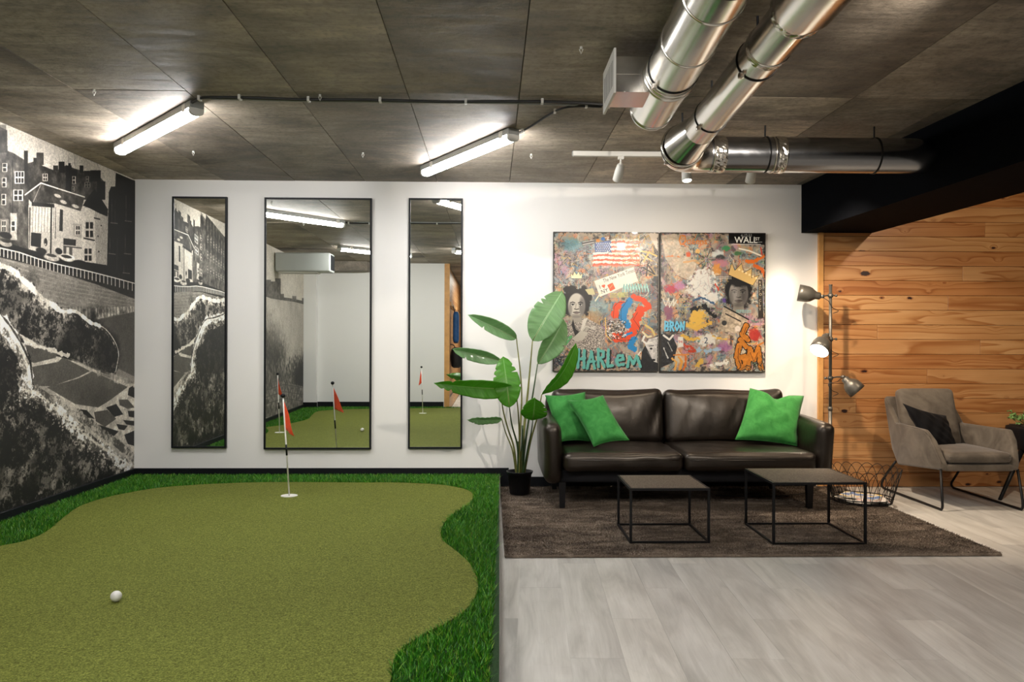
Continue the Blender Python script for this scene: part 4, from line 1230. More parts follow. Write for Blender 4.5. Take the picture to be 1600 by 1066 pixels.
for i in range(len(JX) - 1):
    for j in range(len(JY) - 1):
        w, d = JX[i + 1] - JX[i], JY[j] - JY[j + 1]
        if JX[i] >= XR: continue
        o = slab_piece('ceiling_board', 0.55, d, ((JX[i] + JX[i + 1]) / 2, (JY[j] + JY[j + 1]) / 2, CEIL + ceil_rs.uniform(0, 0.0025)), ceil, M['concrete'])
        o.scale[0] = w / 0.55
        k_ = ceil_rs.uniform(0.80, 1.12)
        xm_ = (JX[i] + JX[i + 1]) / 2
        if j == 0 and 0.7 <= xm_ < 1.815: k_ = 1.35  # paler boards; the warm bounce near the track is put into the tint too
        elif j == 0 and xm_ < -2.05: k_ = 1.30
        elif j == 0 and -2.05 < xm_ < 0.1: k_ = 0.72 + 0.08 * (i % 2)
        elif xm_ > 1.2: k_ = 0.62 + 0.1 * (i % 2)  # right-hand boards darkened: the weak light there is put into the tint
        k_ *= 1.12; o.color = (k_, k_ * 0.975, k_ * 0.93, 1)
# small anchors cast into the ceiling
def anchor(px, py):
    p = G(px, py, CEIL)
    o = tag(mk('ceiling_anchor', join(lathe([(0.006, 0), (0.006, 0.012)], (p[0], p[1], CEIL - 0.010), n=10), tube([(p[0] - 0.008, p[1], CEIL - 0.010), (p[0], p[1], CEIL - 0.030), (p[0] + 0.008, p[1], CEIL - 0.010)], 0.002, 6)), M['white_metal']), kind='structure')
for a_ in ((302, 236), (147, 140), (500, 148), (830, 241), (908, 73), (567, 239)): anchor(*a_)

# floor: laminate planks laid a little askew to the walls
floor = struct('floor', box(-3.2, XR, YE, YW + 0.05, -0.05, -0.010), simple('floor_base', (0.10, 0.10, 0.095), 0.8))
PLW, PLL, ang = 0.190, 1.22, math.atan(-0.047)
ca, sa = math.cos(ang), math.sin(ang)
rs = np.random.RandomState(8)
for i in range(-1, 25):
    off = (i * 0.41) % PLL
    for j in range(-1, 6):
        lx, ly = 0.10 + (i + 0.5) * PLW, 0.6 + j * PLL + off
        x, y = lx * ca - (ly - 3) * sa, lx * sa + (ly - 3) * ca + 3
        if x < -0.05 or x > XR - 0.02 or y < 0.2 or y > YW - 0.35 or (x > 0.62 * y + 1.0): continue
        slab_piece('floor_plank', PLW, PLL, (x, y, -0.010), floor, M['laminate'], 0.010, ang)
# beyond the planks that can be told apart, one plain sheet
tag(mk('floor_sheet', join(box(-0.68, XR, YE, YB - 0.13, -0.010, -0.0015), box(0.02, XR, YB - 0.13, YW, -0.010, -0.0015)), M['laminate'], floor), kind='stuff')

# walls
wb = struct('wall_back', box(-3.0, XR, YW, YW + 0.12, 0, CEIL + 0.05), M['wall'])
v = [(xl(YW) , YW, 0), (xl(YB), YB, 0), (xl(YB), YB, CEIL + 0.03), (xl(YW), YW, CEIL + 0.03)]
vb = [(x - 0.12, y, z) for x, y, z in v]
uv = [(0, 0), ((YW - YB) / SW, 0), ((YW - YB) / SW, (CEIL + 0.03) / ZW), (0, (CEIL + 0.03) / ZW)] * 2
wl = struct('wall_left', (v + vb, [(3, 2, 1, 0), (4, 5, 6, 7), (0, 1, 5, 4), (2, 3, 7, 6), (1, 2, 6, 5), (3, 0, 4, 7)]), M['mural'], uv=uv)
M['bounce_cut_wall'] = simple('bounce_cut_wall_tone', (0.05, 0.047, 0.043), 0.8)  # dark tone chosen for unseen walls to cut the bounce light
struct('wall_right', box(XR, XR + 0.12, YE, YW, 0, CEIL + 0.05), M['bounce_cut_wall'])
wr = struct('wall_rear', box(-3.1, -0.68, YB - 0.12, YB, 0, CEIL + 0.05), M['wall'])
struct('wall_rear_column', box(xl(YB), xl(YB) + 0.20, YB, YB + 0.12, 0, CEIL), M['wall'])
struct('wall_end', box(-0.9, XR + 0.1, YE - 0.12, YE, 0, CEIL + 0.05), M['bounce_cut_wall'])
# the pine-clad return wall of the room behind the camera
ret = struct('wall_return', box(-0.82, -0.70, YE, YB - 0.12, 0, CEIL + 0.05), M['wall'])
for k in range(20):
    z0 = 0.0 + k * 0.1165
    mk('pine_board', box(-0.70, -0.685, YE, YB - 0.12, z0 + 0.001, z0 + 0.1150), M['pine'], ret, origin=(-0.69, (YE + YB) / 2, z0))
mk('corner_post', box(-0.74, -0.66, YB - 0.125, YB + 0.004, 0, CEIL), M['gold_wood'], ret)
struct('ceiling_downstand', box(-2.45, -1.90, YB, YB + 0.30, CEIL - 0.14, CEIL), M['concrete'])

# pine boards on the right part of the back wall
PX0 = W(1286, 500, YW - 0.02)[0]
rs = np.random.RandomState(12)
zlines = []
ROWH = 0.1147
z = -0.0
ztop = 1.975
joints = {4: [1504], 6: [1481.5], 8: [1371], 9: [1532], 11: [1449], 1: [1539], 13: [1338]}
nrow = 21
z0 = W(1290, 346, YW - 0.02)[2]      # a joint line read at the top; rows count down from it
for r in range(-4, 20):
    zt = z0 - (r - 1 + 0) * ROWH - 0.0
    zb = zt - ROWH
    if zt <= 0.002: break
    zb = max(zb, 0.0); zt = min(zt, CEIL)
    if zb >= CEIL: continue
    js = [PX0] + sorted([W(q, 500, YW - 0.02)[0] for q in joints.get(r, [])] + list(rs.uniform(4.3, 5.4, 1))) + [XR]
    for a, b in zip(js[:-1], js[1:]):
        if b - a < 0.03: continue
        o = mk('pine_board', box(a + 0.0006, b - 0.0006, YW - 0.020, YW, zb + 0.0012, zt - 0.0012), M['pine'], wb, origin=((a + b) / 2, YW - 0.01, (zb + zt) / 2))
        bevel(o, 0.0022, 1)
struct('trim_1', box(W(1279.6, 500, YW - 0.03)[0], PX0 - 0.001, YW - 0.030, YW, 0.0, CEIL), M['gold_wood'])

# black beam that runs to the back wall, slightly askew
bs = -0.033
x0a, x1a = 2.409, 2.954
def bx_(x, y): return x - bs * (YW - y)
L_ = YW - YE
struct('ceiling_beam', hexa([(bx_(x0a, YE), YE, 1.975), (bx_(x1a, YE), YE, 1.975), (x1a, YW + 0.02, 1.975), (x0a, YW + 0.02, 1.975)],
                            [(bx_(x0a, YE), YE, CEIL + 0.05), (bx_(x1a, YE), YE, CEIL + 0.05), (x1a, YW + 0.02, CEIL + 0.05), (x0a, YW + 0.02, CEIL + 0.05)]), M['beam'])

# baseboards
zb_ = MAT + 0.052
xe = W(795, 735, YW - 0.02)[0]
xj = W(296.5, 735, YW - 0.02)[0]
o = struct('baseboard_back', join(box(xl(YW), xj - 0.0012, YW - 0.018, YW, 0.0, zb_), box(xj + 0.0012, xe, YW - 0.018, YW, 0.0, zb_)), M['black_paint'])
bevel(o, 0.002, 1)
struct('baseboard_back_right', box(xe, PX0 - 0.05, YW - 0.016, YW, 0, 0.080), M['black_paint'])
o = struct('baseboard_left', hexa([(xl(YB), YB, 0), (xl(YB) + 0.018, YB, 0), (xl(YW) + 0.018, YW, 0), (xl(YW), YW, 0)], [(xl(YB), YB, zb_), (xl(YB) + 0.018, YB, zb_), (xl(YW) + 0.018, YW, zb_), (xl(YW), YW, zb_)]), M['black_paint'])
bevel(o, 0.002, 1)
struct('baseboard_rear', join(box(xl(YB) + 0.2, -0.75, YB, YB + 0.018, 0, zb_ + 0.03), box(xl(YB) + 0.0, xl(YB) + 0.218, YB + 0.12, YB + 0.138, 0, zb_ + 0.03)), M['black_paint'])

# ------------------------------------------------------------------ putting platform
mat_o = thing('putting_green', (-1.3, 3.0, 0), 'raised indoor putting green, olive surface with bright green grass fringe', 'putting green')
xR0, xR1 = 0.063, 0.0     # right edge at the wall / near the camera
def xr_(y): return xR1 + (xR0 - xR1) * (y - 2.4) / (YW - 2.4) if y > 2.4 else xR1
mk('platform', hexa([(xl(YB) + 0.02, YB + 0.02, 0), (xr_(YB), YB + 0.02, 0), (xr_(YW), YW - 0.019, 0), (xl(YW) + 0.02, YW - 0.019, 0)],
                    [(xl(YB) + 0.02, YB + 0.02, MAT - 0.012), (xr_(YB), YB + 0.02, MAT - 0.012), (xr_(YW), YW - 0.019, MAT - 0.012), (xl(YW) + 0.02, YW - 0.019, MAT - 0.012)]), M['grass_base'], mat_o)
mk('edge_trim', hexa([(xr_(YB), YB + 0.02, 0), (xr_(YB) + 0.006, YB + 0.02, 0), (xr_(YW) + 0.006, YW - 0.019, 0), (xr_(YW), YW - 0.019, 0)],
                     [(xr_(YB), YB + 0.02, MAT), (xr_(YB) + 0.006, YB + 0.02, MAT), (xr_(YW) + 0.006, YW - 0.019, MAT), (xr_(YW), YW - 0.019, MAT)]), simple('edge_trim_brown', (0.10, 0.085, 0.072), 0.6), mat_o)
out_px = [(0, 853), (40, 845), (70, 832), (88, 818), (105, 804), (125, 791), (160, 779), (200, 770), (250, 762), (300, 758), (360, 755), (420, 753.5), (500, 753.5), (560, 754), (620, 754), (660, 755.5), (690, 757.5), (715, 761.5), (731, 766), (738.5, 772), (739, 780), (731, 789), (715, 799), (700, 810), (691, 823), (689, 836), (695, 847), (713, 861), (732, 878), (743, 897), (747, 912), (743, 932), (726, 954), (701, 971), (676, 984), (650, 998), (630, 1012), (618, 1027), (612, 1045), (610, 1064)]
outl = [G(x, y, MAT) for x, y in out_px]
outl = [(p[0], p[1]) for p in outl]
tail = [(-0.31, 2.1), (-0.30, 1.6), (-0.26, 1.0), (-0.22, 0.4), (-0.20, -0.10)]
def mir(px, py):
    p = G(px, py, MAT); return (p[0], 2 * (YW - 0.02) - p[1])
back = [(-0.6, -0.12)] + [mir(*q) for q in ((575, 639), (545, 639.5), (512, 641), (494.6, 643.5), (486, 650), (479, 655.7), (445, 663.6), (415.8, 668))]
outline = outl + tail + back + [(-2.52, 3.2)]
sm = spline(outline + [outline[0]], 5)
outline2 = [tuple(p) for p in sm[:-1]]
n_ = len(outline2)
mk('putting_surface', prism([(x, y, MAT - 0.012) for x, y in outline2][::-1], (0, 0, 0.012)), M['putting'], mat_o)
# grass blades on the fringe
def inside(P, poly):
    poly = np.array(poly); ins = np.zeros(len(P), bool)
    for (ax, ay), (bx2, by2) in zip(poly, np.roll(poly, -1, 0)):
        if ay == by2: continue
        ins ^= ((ay > P[:, 1]) != (by2 > P[:, 1])) & (P[:, 0] < (bx2 - ax) * (P[:, 1] - ay) / (by2 - ay) + ax)
    return ins
rs = np.random.RandomState(2)
def blades(n, ylo, yhi, hgt, wid):
    P = np.stack([rs.uniform(-2.9, 0.07, n), rs.uniform(ylo, yhi, n)], 1)
    okx = (P[:, 0] > -2.72 - 0.03 * (YW - P[:, 1]) + 0.022) & (P[:, 0] < np.where(P[:, 1] > 2.4, xR1 + (xR0 - xR1) * (P[:, 1] - 2.4) / (YW - 2.4), xR1) - 0.002)
    P = P[okx]; P = P[~inside(P, outline2)]
    k = len(P); a = rs.uniform(0, 2 * PI, k); h = hgt * rs.uniform(0.6, 1.15, k); w = wid * rs.uniform(.7, 1.3, k)
    dx, dy = np.cos(a) * w, np.sin(a) * w
    lx, ly = rs.normal(0, 0.45, k) * h, rs.normal(0, 0.45, k) * h
    z0_ = np.full(k, MAT - 0.012)
    v = np.stack([np.stack([P[:, 0] - dx, P[:, 1] - dy, z0_], 1), np.stack([P[:, 0] + dx, P[:, 1] + dy, z0_], 1),
                  np.stack([P[:, 0] + lx * .45 - dx * .8, P[:, 1] + ly * .45 - dy * .8, z0_ + h * .6], 1), np.stack([P[:, 0] + lx * .45 + dx * .8, P[:, 1] + ly * .45 + dy * .8, z0_ + h * .6], 1),
                  np.stack([P[:, 0] + lx, P[:, 1] + ly, z0_ + h], 1)], 1).reshape(-1, 3)
    b = (np.arange(k) * 5)[:, None]
    f = np.concatenate([b + [0, 1, 3], b + [0, 3, 2], b + [2, 3, 4]], 0)
    return v, f
v1, f1 = blades(330000, 2.1, YW - 0.02, 0.030, 0.0016)
v2, f2 = blades(60000, YB + 0.03, 2.1, 0.030, 0.0026)
g_o = mk_fast('grass_fringe', np.concatenate([v1, v2]), np.concatenate([f1, f2 + len(v1)]), M['grass'], mat_o)
tag(g_o, 'bright green artificial grass fringe', kind='stuff')

# ------------------------------------------------------------------ golf flags, cups, ball
def golf_flag(base, lean, label, cup_label, face, droop=0.0, hgt=0.66):
    b = np.array(base)
    t = thing('golf_flag', tuple(b), label, 'golf flag', 'pin flags on the putting green')
    top = b + np.array([lean[0], lean[1], hgt])
    P_ = lambda k: tuple(b + (top - b) * k)
    mk('pole', tube([P_(0.002), P_(1)], 0.0052, 10), M['pole'], t, True)
    mk('black_band', tube([P_(0.405), P_(0.515)], 0.0062, 10), M['black_paint'], t, True)
    mk('knob', lathe([(0.004, -0.012), (0.012, -0.008), (0.0165, 0.0), (0.014, 0.010), (0.006, 0.016)], tuple(top), (0, 0, 1), 16), M['black_paint'], t, True)
    # drooping pennant: rows from pole to tip
    fx, fy = face
    hz = hgt * 0.30
    V, Fc = [], []
    nu, nv = 12, 10
    for i in range(nu + 1):
        u = i / nu
        for j in range(nv + 1):
            v_ = j / nv
            zt, zb2 = hgt * 0.965, hgt * 0.965 - hz
            # pole edge from zt to zb2; tip hangs below
            tipx, tipz = 0.088, zb2 - 0.040
            pz = zt + (zb2 - zt) * v_
            qx, qz = tipx, tipz + 0.018 * (1 - v_)
            x = qx * u + 0.0; z = pz * (1 - u) + qz * u
            k = 0.010 * math.sin(u * 5.2 + v_ * 1.4) * u ** 0.5
            cpt = b + (top - b) * (z / hgt)
            V.append((cpt[0] + fx * x - fy * k, cpt[1] + fy * x + fx * k, b[2] + z))
    for i in range(nu):
        for j in range(nv):
            a = i * (nv + 1) + j
            Fc.append((a, a + 1, a + nv + 2, a + nv + 1))
    fo = mk('flag_cloth', (V, Fc), M['flag'], t, True)
    s = fo.modifiers.new('solid', 'SOLIDIFY'); s.thickness = 0.0012
    c = mk('cup_ring', lathe([(0.0, 0.0005), (0.050, 0.0005), (0.054, 0.003), (0.054, 0.0), ], (b[0], b[1], b[2]), n=36, cap=False), M['pole'])
    tag(c, cup_label, 'golf cup', 'white cup rings in the putting green')
    return t
b1 = G(452, 775, MAT)
golf_flag(b1, (-0.043, 0.0), 'orange red pin flag in front of the middle mirror, leaning left', 'white hole cup at the foot of the flag before the middle mirror', (0.80, -0.60))
p2_ = mir(437, 676)
golf_flag((p2_[0], p2_[1], MAT), (-0.02, 0.02), 'red pin flag seen only in the middle mirror, nearest its left edge', 'white hole cup below the left reflected flag in the middle mirror', (0.55, 0.35), hgt=0.655)
p3_ = mir(660.6, 646)
golf_flag((p3_[0], p3_[1], MAT), (-0.02, 0.01), 'small red pin flag seen in the right mirror', 'small white hole cup seen in the right mirror', (-0.5, 0.4), hgt=0.66)
bp = G(181.5, 940.5, MAT)
gb = mk('golf_ball', lathe([(0.0213 * math.sin(PI * k / 18) + 1e-5, -0.0213 * math.cos(PI * k / 18)) for k in range(19)], (bp[0], bp[1], MAT + 0.0213), n=32, cap=False), M['ball'], smooth=True)
tag(gb, 'white golf ball lying on the near left of the putting green', 'golf ball')
def dimples(mat):
    t = NT('dimpled_ball')
    vo = t.n('ShaderNodeTexVoronoi'); vo.inputs['Scale'].default_value = 260; vo.inputs['Randomness'].default_value = 0.3
    t.l(t.coord(), vo.inputs['Vector'])
    t.set((0.82, 0.82, 0.79), 0.28)
    t.bump(vo.outputs['Distance'], 0.5, 0.0008)
    return t.mat
gb.data.materials.clear(); gb.data.materials.append(dimples(None))

# ------------------------------------------------------------------ mirrors
def wall_mirror(x0, y0, x1, y1, label):
    a, b = W(x0, y0, YW - 0.012), W(x1, y1, YW - 0.012)
    xa, xb, zt, zb2 = a[0], b[0], a[2], b[2]
    t = thing('wall_mirror', ((xa + xb) / 2, YW, zb2), label, 'mirror', 'black framed mirrors on the white wall')
    fw = 0.013
    for bb in (box(xa, xa + fw, YW - 0.028, YW - 0.001, zb2, zt), box(xb - fw, xb, YW - 0.028, YW - 0.001, zb2, zt), box(xa + fw, xb - fw, YW - 0.028, YW - 0.001, zt - fw, zt), box(xa + fw, xb - fw, YW - 0.028, YW - 0.001, zb2, zb2 + fw)):
        mk('frame_bar', bb, M['black_paint'], t)
    mk('mirror_glass', box(xa + fw, xb - fw, YW - 0.020, YW - 0.004, zb2 + fw, zt - fw), M['mirror'], t)
wall_mirror(270, 307.5, 354, 700, 'narrow tall mirror nearest the mural corner')
wall_mirror(414, 309, 580, 702, 'wide tall mirror in the middle, behind the orange flag')
wall_mirror(639, 310, 722, 701, 'narrow tall mirror beside the banana plant')

# ------------------------------------------------------------------ canvases
def canvas_print(x0, y0, x1, y1, mat, label):
    dpt = 0.035
    a, b = W(x0, y0, YW - dpt), W(x1, y1, YW - dpt)
    t = thing('canvas_painting', ((a[0] + b[0]) / 2, YW, b[2]), label, 'painting', 'collage canvases over the sofa')
    o = mk('stretcher_body', box(a[0], b[0], YW - dpt, YW - 0.001, b[2], a[2]), simple('canvas_edge', (0.05, 0.045, 0.04), 0.6, vary=0.5, bscale=40), t)
    bevel(o, 0.003, 2)
    f = 0.0015
    mk('printed_canvas', ([(a[0] + f, YW - dpt - 0.0008, b[2] + f), (b[0] - f, YW - dpt - 0.0008, b[2] + f), (b[0] - f, YW - dpt - 0.0008, a[2] - f), (a[0] + f, YW - dpt - 0.0008, a[2] - f)], [(0, 1, 2, 3)]), mat, t, uv=[(0, 0), (1, 0), (1, 1), (0, 1)])
canvas_print(864.5, 362, 1029, 581, M['art_left'], 'graffiti collage canvas with a striped flag and teal HARLEM lettering')
canvas_print(1031.5, 363, 1196, 582, M['art_right'], 'graffiti collage canvas with WALL ST sign and gold crown')

# ------------------------------------------------------------------ fluorescent battens
def batten(a, b, label):
    """a, b: end points on the ceiling plane (x, y)"""
    a, b = np.array(a), np.array(b)
    L_ = float(np.linalg.norm(b - a)); c = (a + b) / 2
    t = thing('fluorescent_light', (c[0], c[1], CEIL), label, 'ceiling light', 'fluorescent battens on the concrete ceiling')
    t.rotation_euler = (0, 0, math.atan2(b[1] - a[1], b[0] - a[0]))
    def loc(vf, name, mat, smooth=False):
        v = np.array(vf[0]) + np.array([c[0], c[1], CEIL])
        return mk(name, (v, vf[1]), mat, t, smooth)
    h = L_ / 2
    loc(box(-h, h, -0.036, 0.036, -0.036, -0.002), 'housing', M['grey_metal'])
    pr = [(-0.034, -0.036), (-0.034, -0.054), (-0.027, -0.066), (-0.012, -0.072), (0.012, -0.072), (0.027, -0.066), (0.034, -0.054), (0.034, -0.036)]
    loc(prism([(-h + 0.022, y, z) for y, z in pr][::-1], (L_ - 0.044, 0, 0)), 'diffuser', M['tube'])
    for s in (-1, 1):
        x0, x1 = sorted((s * h, s * (h - 0.022)))
        o = loc(prism([(x0, y * 1.06, z * 1.03) for y, z in pr][::-1], (x1 - x0, 0, 0)), 'end_cap', M['white_metal'])
    loc(box(h - 0.11, h - 0.07, -0.037, 0.037, -0.045, -0.002), 'mounting_clip', M['white_metal'])
    loc(box(-h + 0.15, -h + 0.19, -0.037, 0.037, -0.045, -0.002), 'mounting_clip', M['white_metal'])
    return t
e = [G(187, 237, CEIL - 0.05), G(308, 173, CEIL - 0.05), G(664, 271, CEIL - 0.05), G(803, 214, CEIL - 0.05)]
batten(e[0][:2], e[1][:2], 'lit fluorescent batten near the mural wall, left of the two')
batten(e[2][:2], e[3][:2], 'lit fluorescent batten nearer the silver ducts, right of the two')
batten((-1.95, 2.05), (-1.13, 1.17), 'lit fluorescent batten seen only in the middle mirror, above the air conditioner')
batten((-0.50, 1.85), (0.32, 0.97), 'lit fluorescent batten seen only in the right mirror')
for k, (x, y) in enumerate(((-1.8, -2.6), (0.6, -2.8), (2.9, -2.6))): pass

# conduit that feeds the battens
def cable(name, pts, r, label, cat, mat=None, n=8, clips=0, group=None):
    sp = spline(pts, 6)
    t = thing(name, tuple(pts[0]), label, cat, group)
    mk('sleeve', tube(sp, r, n), mat or M['cable'], t, True)
    for k in range(clips):
        i = int((k + 0.7) / clips * (len(sp) - 1)); p = sp[i]
        mk('clip', box(p[0] - 0.006, p[0] + 0.006, p[1] - r * 2.4, p[1] + r * 2.4, p[2] - r * 1.5, CEIL), M['white_metal'], t)
    return t
def cp(px, py, dz=0.012): return tuple(G(px, py, CEIL - dz))
cable('cable_conduit', [cp(300, 160), cp(312, 154), cp(330, 152), cp(400, 153), cp(468, 155.5), cp(560, 156), cp(613, 157), cp(700, 159), cp(782, 158.5), cp(860, 159), cp(936, 163), cp(960, 167)], 0.0075, 'dark conduit running along the ceiling joint to the vent box', 'conduit', clips=7)
cable('cable_conduit', [cp(330, 154.5, .008), cp(470, 158, .008), cp(620, 160, .008), cp(790, 161.5, .008), cp(940, 166, .008)], 0.004, 'thin grey cable clipped beside the dark conduit', 'cable', M['grey_metal'])
cable('cable_conduit', [cp(801, 214), cp(812, 208), cp(835, 194), cp(860, 178), cp(880, 169), cp(905, 166), cp(940, 167)], 0.006, 'short dark cable rising from the right fluorescent batten', 'cable', clips=3)

# ------------------------------------------------------------------ ducts
def duct_axis(x0, z0, y): return np.array([x0 + 0.042 * y, y, z0])
VPs = 0.042
# silver duct with the vent box (left), silver duct that turns right, and the duct that enters the beam
R1, Z1 = 0.0998, EYE + 1.080
X1 = 0.582
R2, Z2 = 0.0784, EYE + 1.068
X2 = 0.874
R3, Z3 = 0.099, EYE + 1.066
def seg_duct(t, pts, r, joints_y, name='duct_run', mat=None):
    mk(name, tube(pts, r, 48), mat or M['duct'], t, True)
def ring(t, p, d, r, w=0.012, name='joint_band', mat=None, lift=0.0025):
    d = np.array(d, float) / np.linalg.norm(d); p = np.array(p)
    return mk(name, lathe([(r, -w / 2), (r + lift, -w / 2), (r + lift * 1.5, 0), (r + lift, w / 2), (r, w / 2)], tuple(p), tuple(d), 48, cap=False), mat or M['duct'], t, True)
def hanger(t, p, d, r, mat=None):
    """strap round the duct with a threaded rod and buckle"""
    d = np.array(d, float) / np.linalg.norm(d); p = np.array(p)
    mk('hanging_strap', lathe([(r + 0.001, -0.004), (r + 0.004, -0.004), (r + 0.004, 0.004), (r + 0.001, 0.004)], tuple(p), tuple(d), 40, cap=False), mat or M['black_metal'], t, True)
    mk('strap_rod', tube([(p[0], p[1], p[2] + r), (p[0], p[1], CEIL)], 0.005, 8), mat or M['black_metal'], t)
    side = np.cross(d, [0, 0, 1]); side = side / np.linalg.norm(side)
    q = p - side * (r + 0.008) * 0.72 - np.array([0, 0, 1]) * (r + 0.008) * 0.69
    mk('strap_buckle', soft_box(tuple(q), (0.010, 0.012, 0.010), 0.003, n=3), M['duct'], t)
D1 = (VPs, 1, 0)
t = thing('ventilation_duct', tuple(duct_axis(X1, Z1, 3.0)), 'silver round duct with the white grille box, leftmost of three ducts', 'duct')
mk('duct_run', tube([duct_axis(X1, Z1, y) for y in (1.1, 2.4, 3.07, 3.65)], R1, 56, cap=False), M['duct'], t, True)
mk('end_cap', lathe([(R1 - 0.002, 0), (R1 + 0.003, 0.0), (R1 + 0.003, 0.030), (R1 - 0.004, 0.040), (R1 * 0.6, 0.043), (0.001, 0.044)], tuple(duct_axis(X1, Z1, 3.64)), D1, 48, cap=False), M['duct'], t, True)
for y in (2.45, 2.83): ring(t, duct_axis(X1, Z1, y), D1, R1)
for y in (3.17, 3.21): ring(t, duct_axis(X1, Z1, y), D1, R1, 0.016, lift=0.005)
hanger(t, duct_axis(X1, Z1, 3.12), D1, R1)
hanger(t, duct_axis(X1, Z1, 2.26), D1, R1)
# vent box: duct collar, box, plate with slats
bx0, bx1 = 0.492, float(duct_axis(X1, Z1, 3.31)[0]) - R1 * 0.55
vb_ = mk('vent_box', box(bx0, bx1, 3.212, 3.442, EYE + 1.016, EYE + 1.157), M['duct'], t)
bevel(vb_, 0.002, 1)
mk('box_seam', box(bx0 + 0.001, bx1 - 0.03, 3.207, 3.213, EYE + 1.010, EYE + 1.018), M['duct'], t)
mk('box_seam', box(bx0 + 0.001, bx1, 3.209, 3.213, EYE + 1.083, EYE + 1.086), M['duct'], t)
mk('box_collar', lathe([(R1 * 1.02, -0.125), (R1 * 1.02 + 0.006, -0.125), (R1 * 1.02 + 0.006, -0.113), (R1 * 1.02, -0.11)], tuple(duct_axis(X1, Z1, 3.33)), D1, 40, cap=False), M['duct'], t, True)
g0, g1, g2, g3, h0, h1, h2, h3 = 3.168, 3.200, 3.442, 3.475, EYE + 0.994, EYE + 1.030, EYE + 1.137, EYE + 1.173
pl = mk('grille_plate', join(box(0.483, 0.492, g0, g1, h0, h3), box(0.483, 0.492, g2, g3, h0, h3), box(0.483, 0.492, g1, g2, h0, h1), box(0.483, 0.492, g1, g2, h2, h3)), M['white_metal'], t)
for k in range(9):
    y = g1 + 0.018 + k * (g2 - g1 - 0.024) / 9
    mk('slat', box(0.4834, 0.4842, y, y + 0.010, h1, h2), M['white_metal'], pl)
mk('grille_back', box(0.4843, 0.4860, g1, g2, h1, h2), M['black_paint'], pl)

t = thing('ventilation_duct', tuple(duct_axis(X2, Z2, 3.5)), 'silver round duct in the middle, turning right at its far end', 'duct')
mk('duct_run', tube([duct_axis(X2, Z2, y) for y in (2.57, 3.2, 3.97)], R2, 56, cap=False), M['duct'], t, True)
mk('wide_section', tube([duct_axis(X2, Z2, 1.0), duct_axis(X2, Z2, 2.46), duct_axis(X2, Z2, 2.57)], [R2 * 1.30, R2 * 1.30, R2 * 1.02], 56, cap=False), M['duct'], t, True)
RE, ZE = 0.110, EYE + 1.047
ea = duct_axis(X2, ZE, 4.20) + np.array([-0.036, 0, 0])
mk('taper', tube([duct_axis(X2, Z2, 3.97), duct_axis(X2, Z2 - 0.008, 4.08) + [-0.016, 0, 0], ea], [R2 * 1.01, R2 * 1.18, RE * 0.985], 48, cap=False), M['duct'], t, True)
ER = 0.19
el = [ea, ea + [0.012, 0.10, 0]]
cx_, cy_ = el[-1][0] + ER, el[-1][1]
for k in range(1, 10):
    a = PI - (PI / 2) * k / 9
    el.append(np.array([cx_ + ER * math.cos(a), cy_ + ER * math.sin(a), ZE + (Z3 - ZE) * k / 9]))
mk('elbow', tube(el, list(np.linspace(RE, R3, len(el))), 48, cap=False), M['duct'], t, True)
for y in (1.8, 2.48, 2.55, 2.84): ring(t, duct_axis(X2, Z2, y), D1, R2 * (1.16 if y < 2.5 else 1.0), 0.014)
for y in (2.99, 3.73): hanger(t, duct_axis(X2, Z2, y), D1, R2)
ring(t, ea + [0, 0.02, 0], (0.1, 1, 0), RE, 0.016, lift=0.005)
hanger(t, ea + [0.004, 0.06, 0], (0.1, 1, 0), RE)
# side branch at the top of the frame
mk('side_branch', tube([duct_axis(X2, Z2, 2.17) + [0.02, 0, 0.0], (1.47, 2.17, Z2)], R2 * 0.9, 40), M['duct'], t, True)
ring(t, (1.33, 2.17, Z2), (1, 0, 0), R2 * 0.9, 0.014)

t = thing('ventilation_duct', (1.8, 4.85, Z3), 'dark shining round duct running sideways into the black beam', 'duct')
y3 = float(el[-1][1]); xs = float(el[-1][0])
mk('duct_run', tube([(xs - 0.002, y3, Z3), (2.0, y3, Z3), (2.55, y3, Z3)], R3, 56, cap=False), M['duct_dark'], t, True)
for x in (xs + 0.02, 1.58, 1.64): ring(t, (x, y3, Z3), (1, 0, 0), R3, 0.012, lift=0.003)
hanger(t, (1.545, y3, Z3), (1, 0, 0), R3); hanger(t, (2.17, y3, Z3), (1, 0, 0), R3)
# foil tape crumpled round the joints
def crumple(t, c, d, r, w, seed):
    rs = np.random.RandomState(seed)
    u, v_ = frame_of(d); d = Vector(d).normalized(); c = Vector(c)
    V, Fc = [], []
    n, mm = 60, 6
    for j in range(mm + 1):
        for k in range(n):
            a = 2 * PI * k / n
            rr = r + 0.0016 + (rs.uniform(0, 0.0045) if 0 < j < mm else 0)
            V.append(tuple(c + d * ((j / mm - .5) * w + rs.uniform(-.003, .003)) + (u * math.cos(a) + v_ * math.sin(a)) * rr))
    for j in range(mm):
        for k in range(n): Fc.append((j * n + k, j * n + (k + 1) % n, (j + 1) * n + (k + 1) % n, (j + 1) * n + k))
    mk('foil_tape', (V, Fc), M['duct'], t)
crumple(t, (xs + 0.055, y3, Z3), (1, 0, 0), R3, 0.07, 1)
crumple(t, (1.62, y3, Z3), (1, 0, 0), R3, 0.05, 2)
t2_ = bpy.data.objects['ventilation_duct.001']
crumple(t2_, duct_axis(X2, Z2, 2.52), D1, R2 * 1.12, 0.06, 3)
crumple(t2_, duct_axis(X2, Z2, 2.855), D1, R2, 0.03, 5)

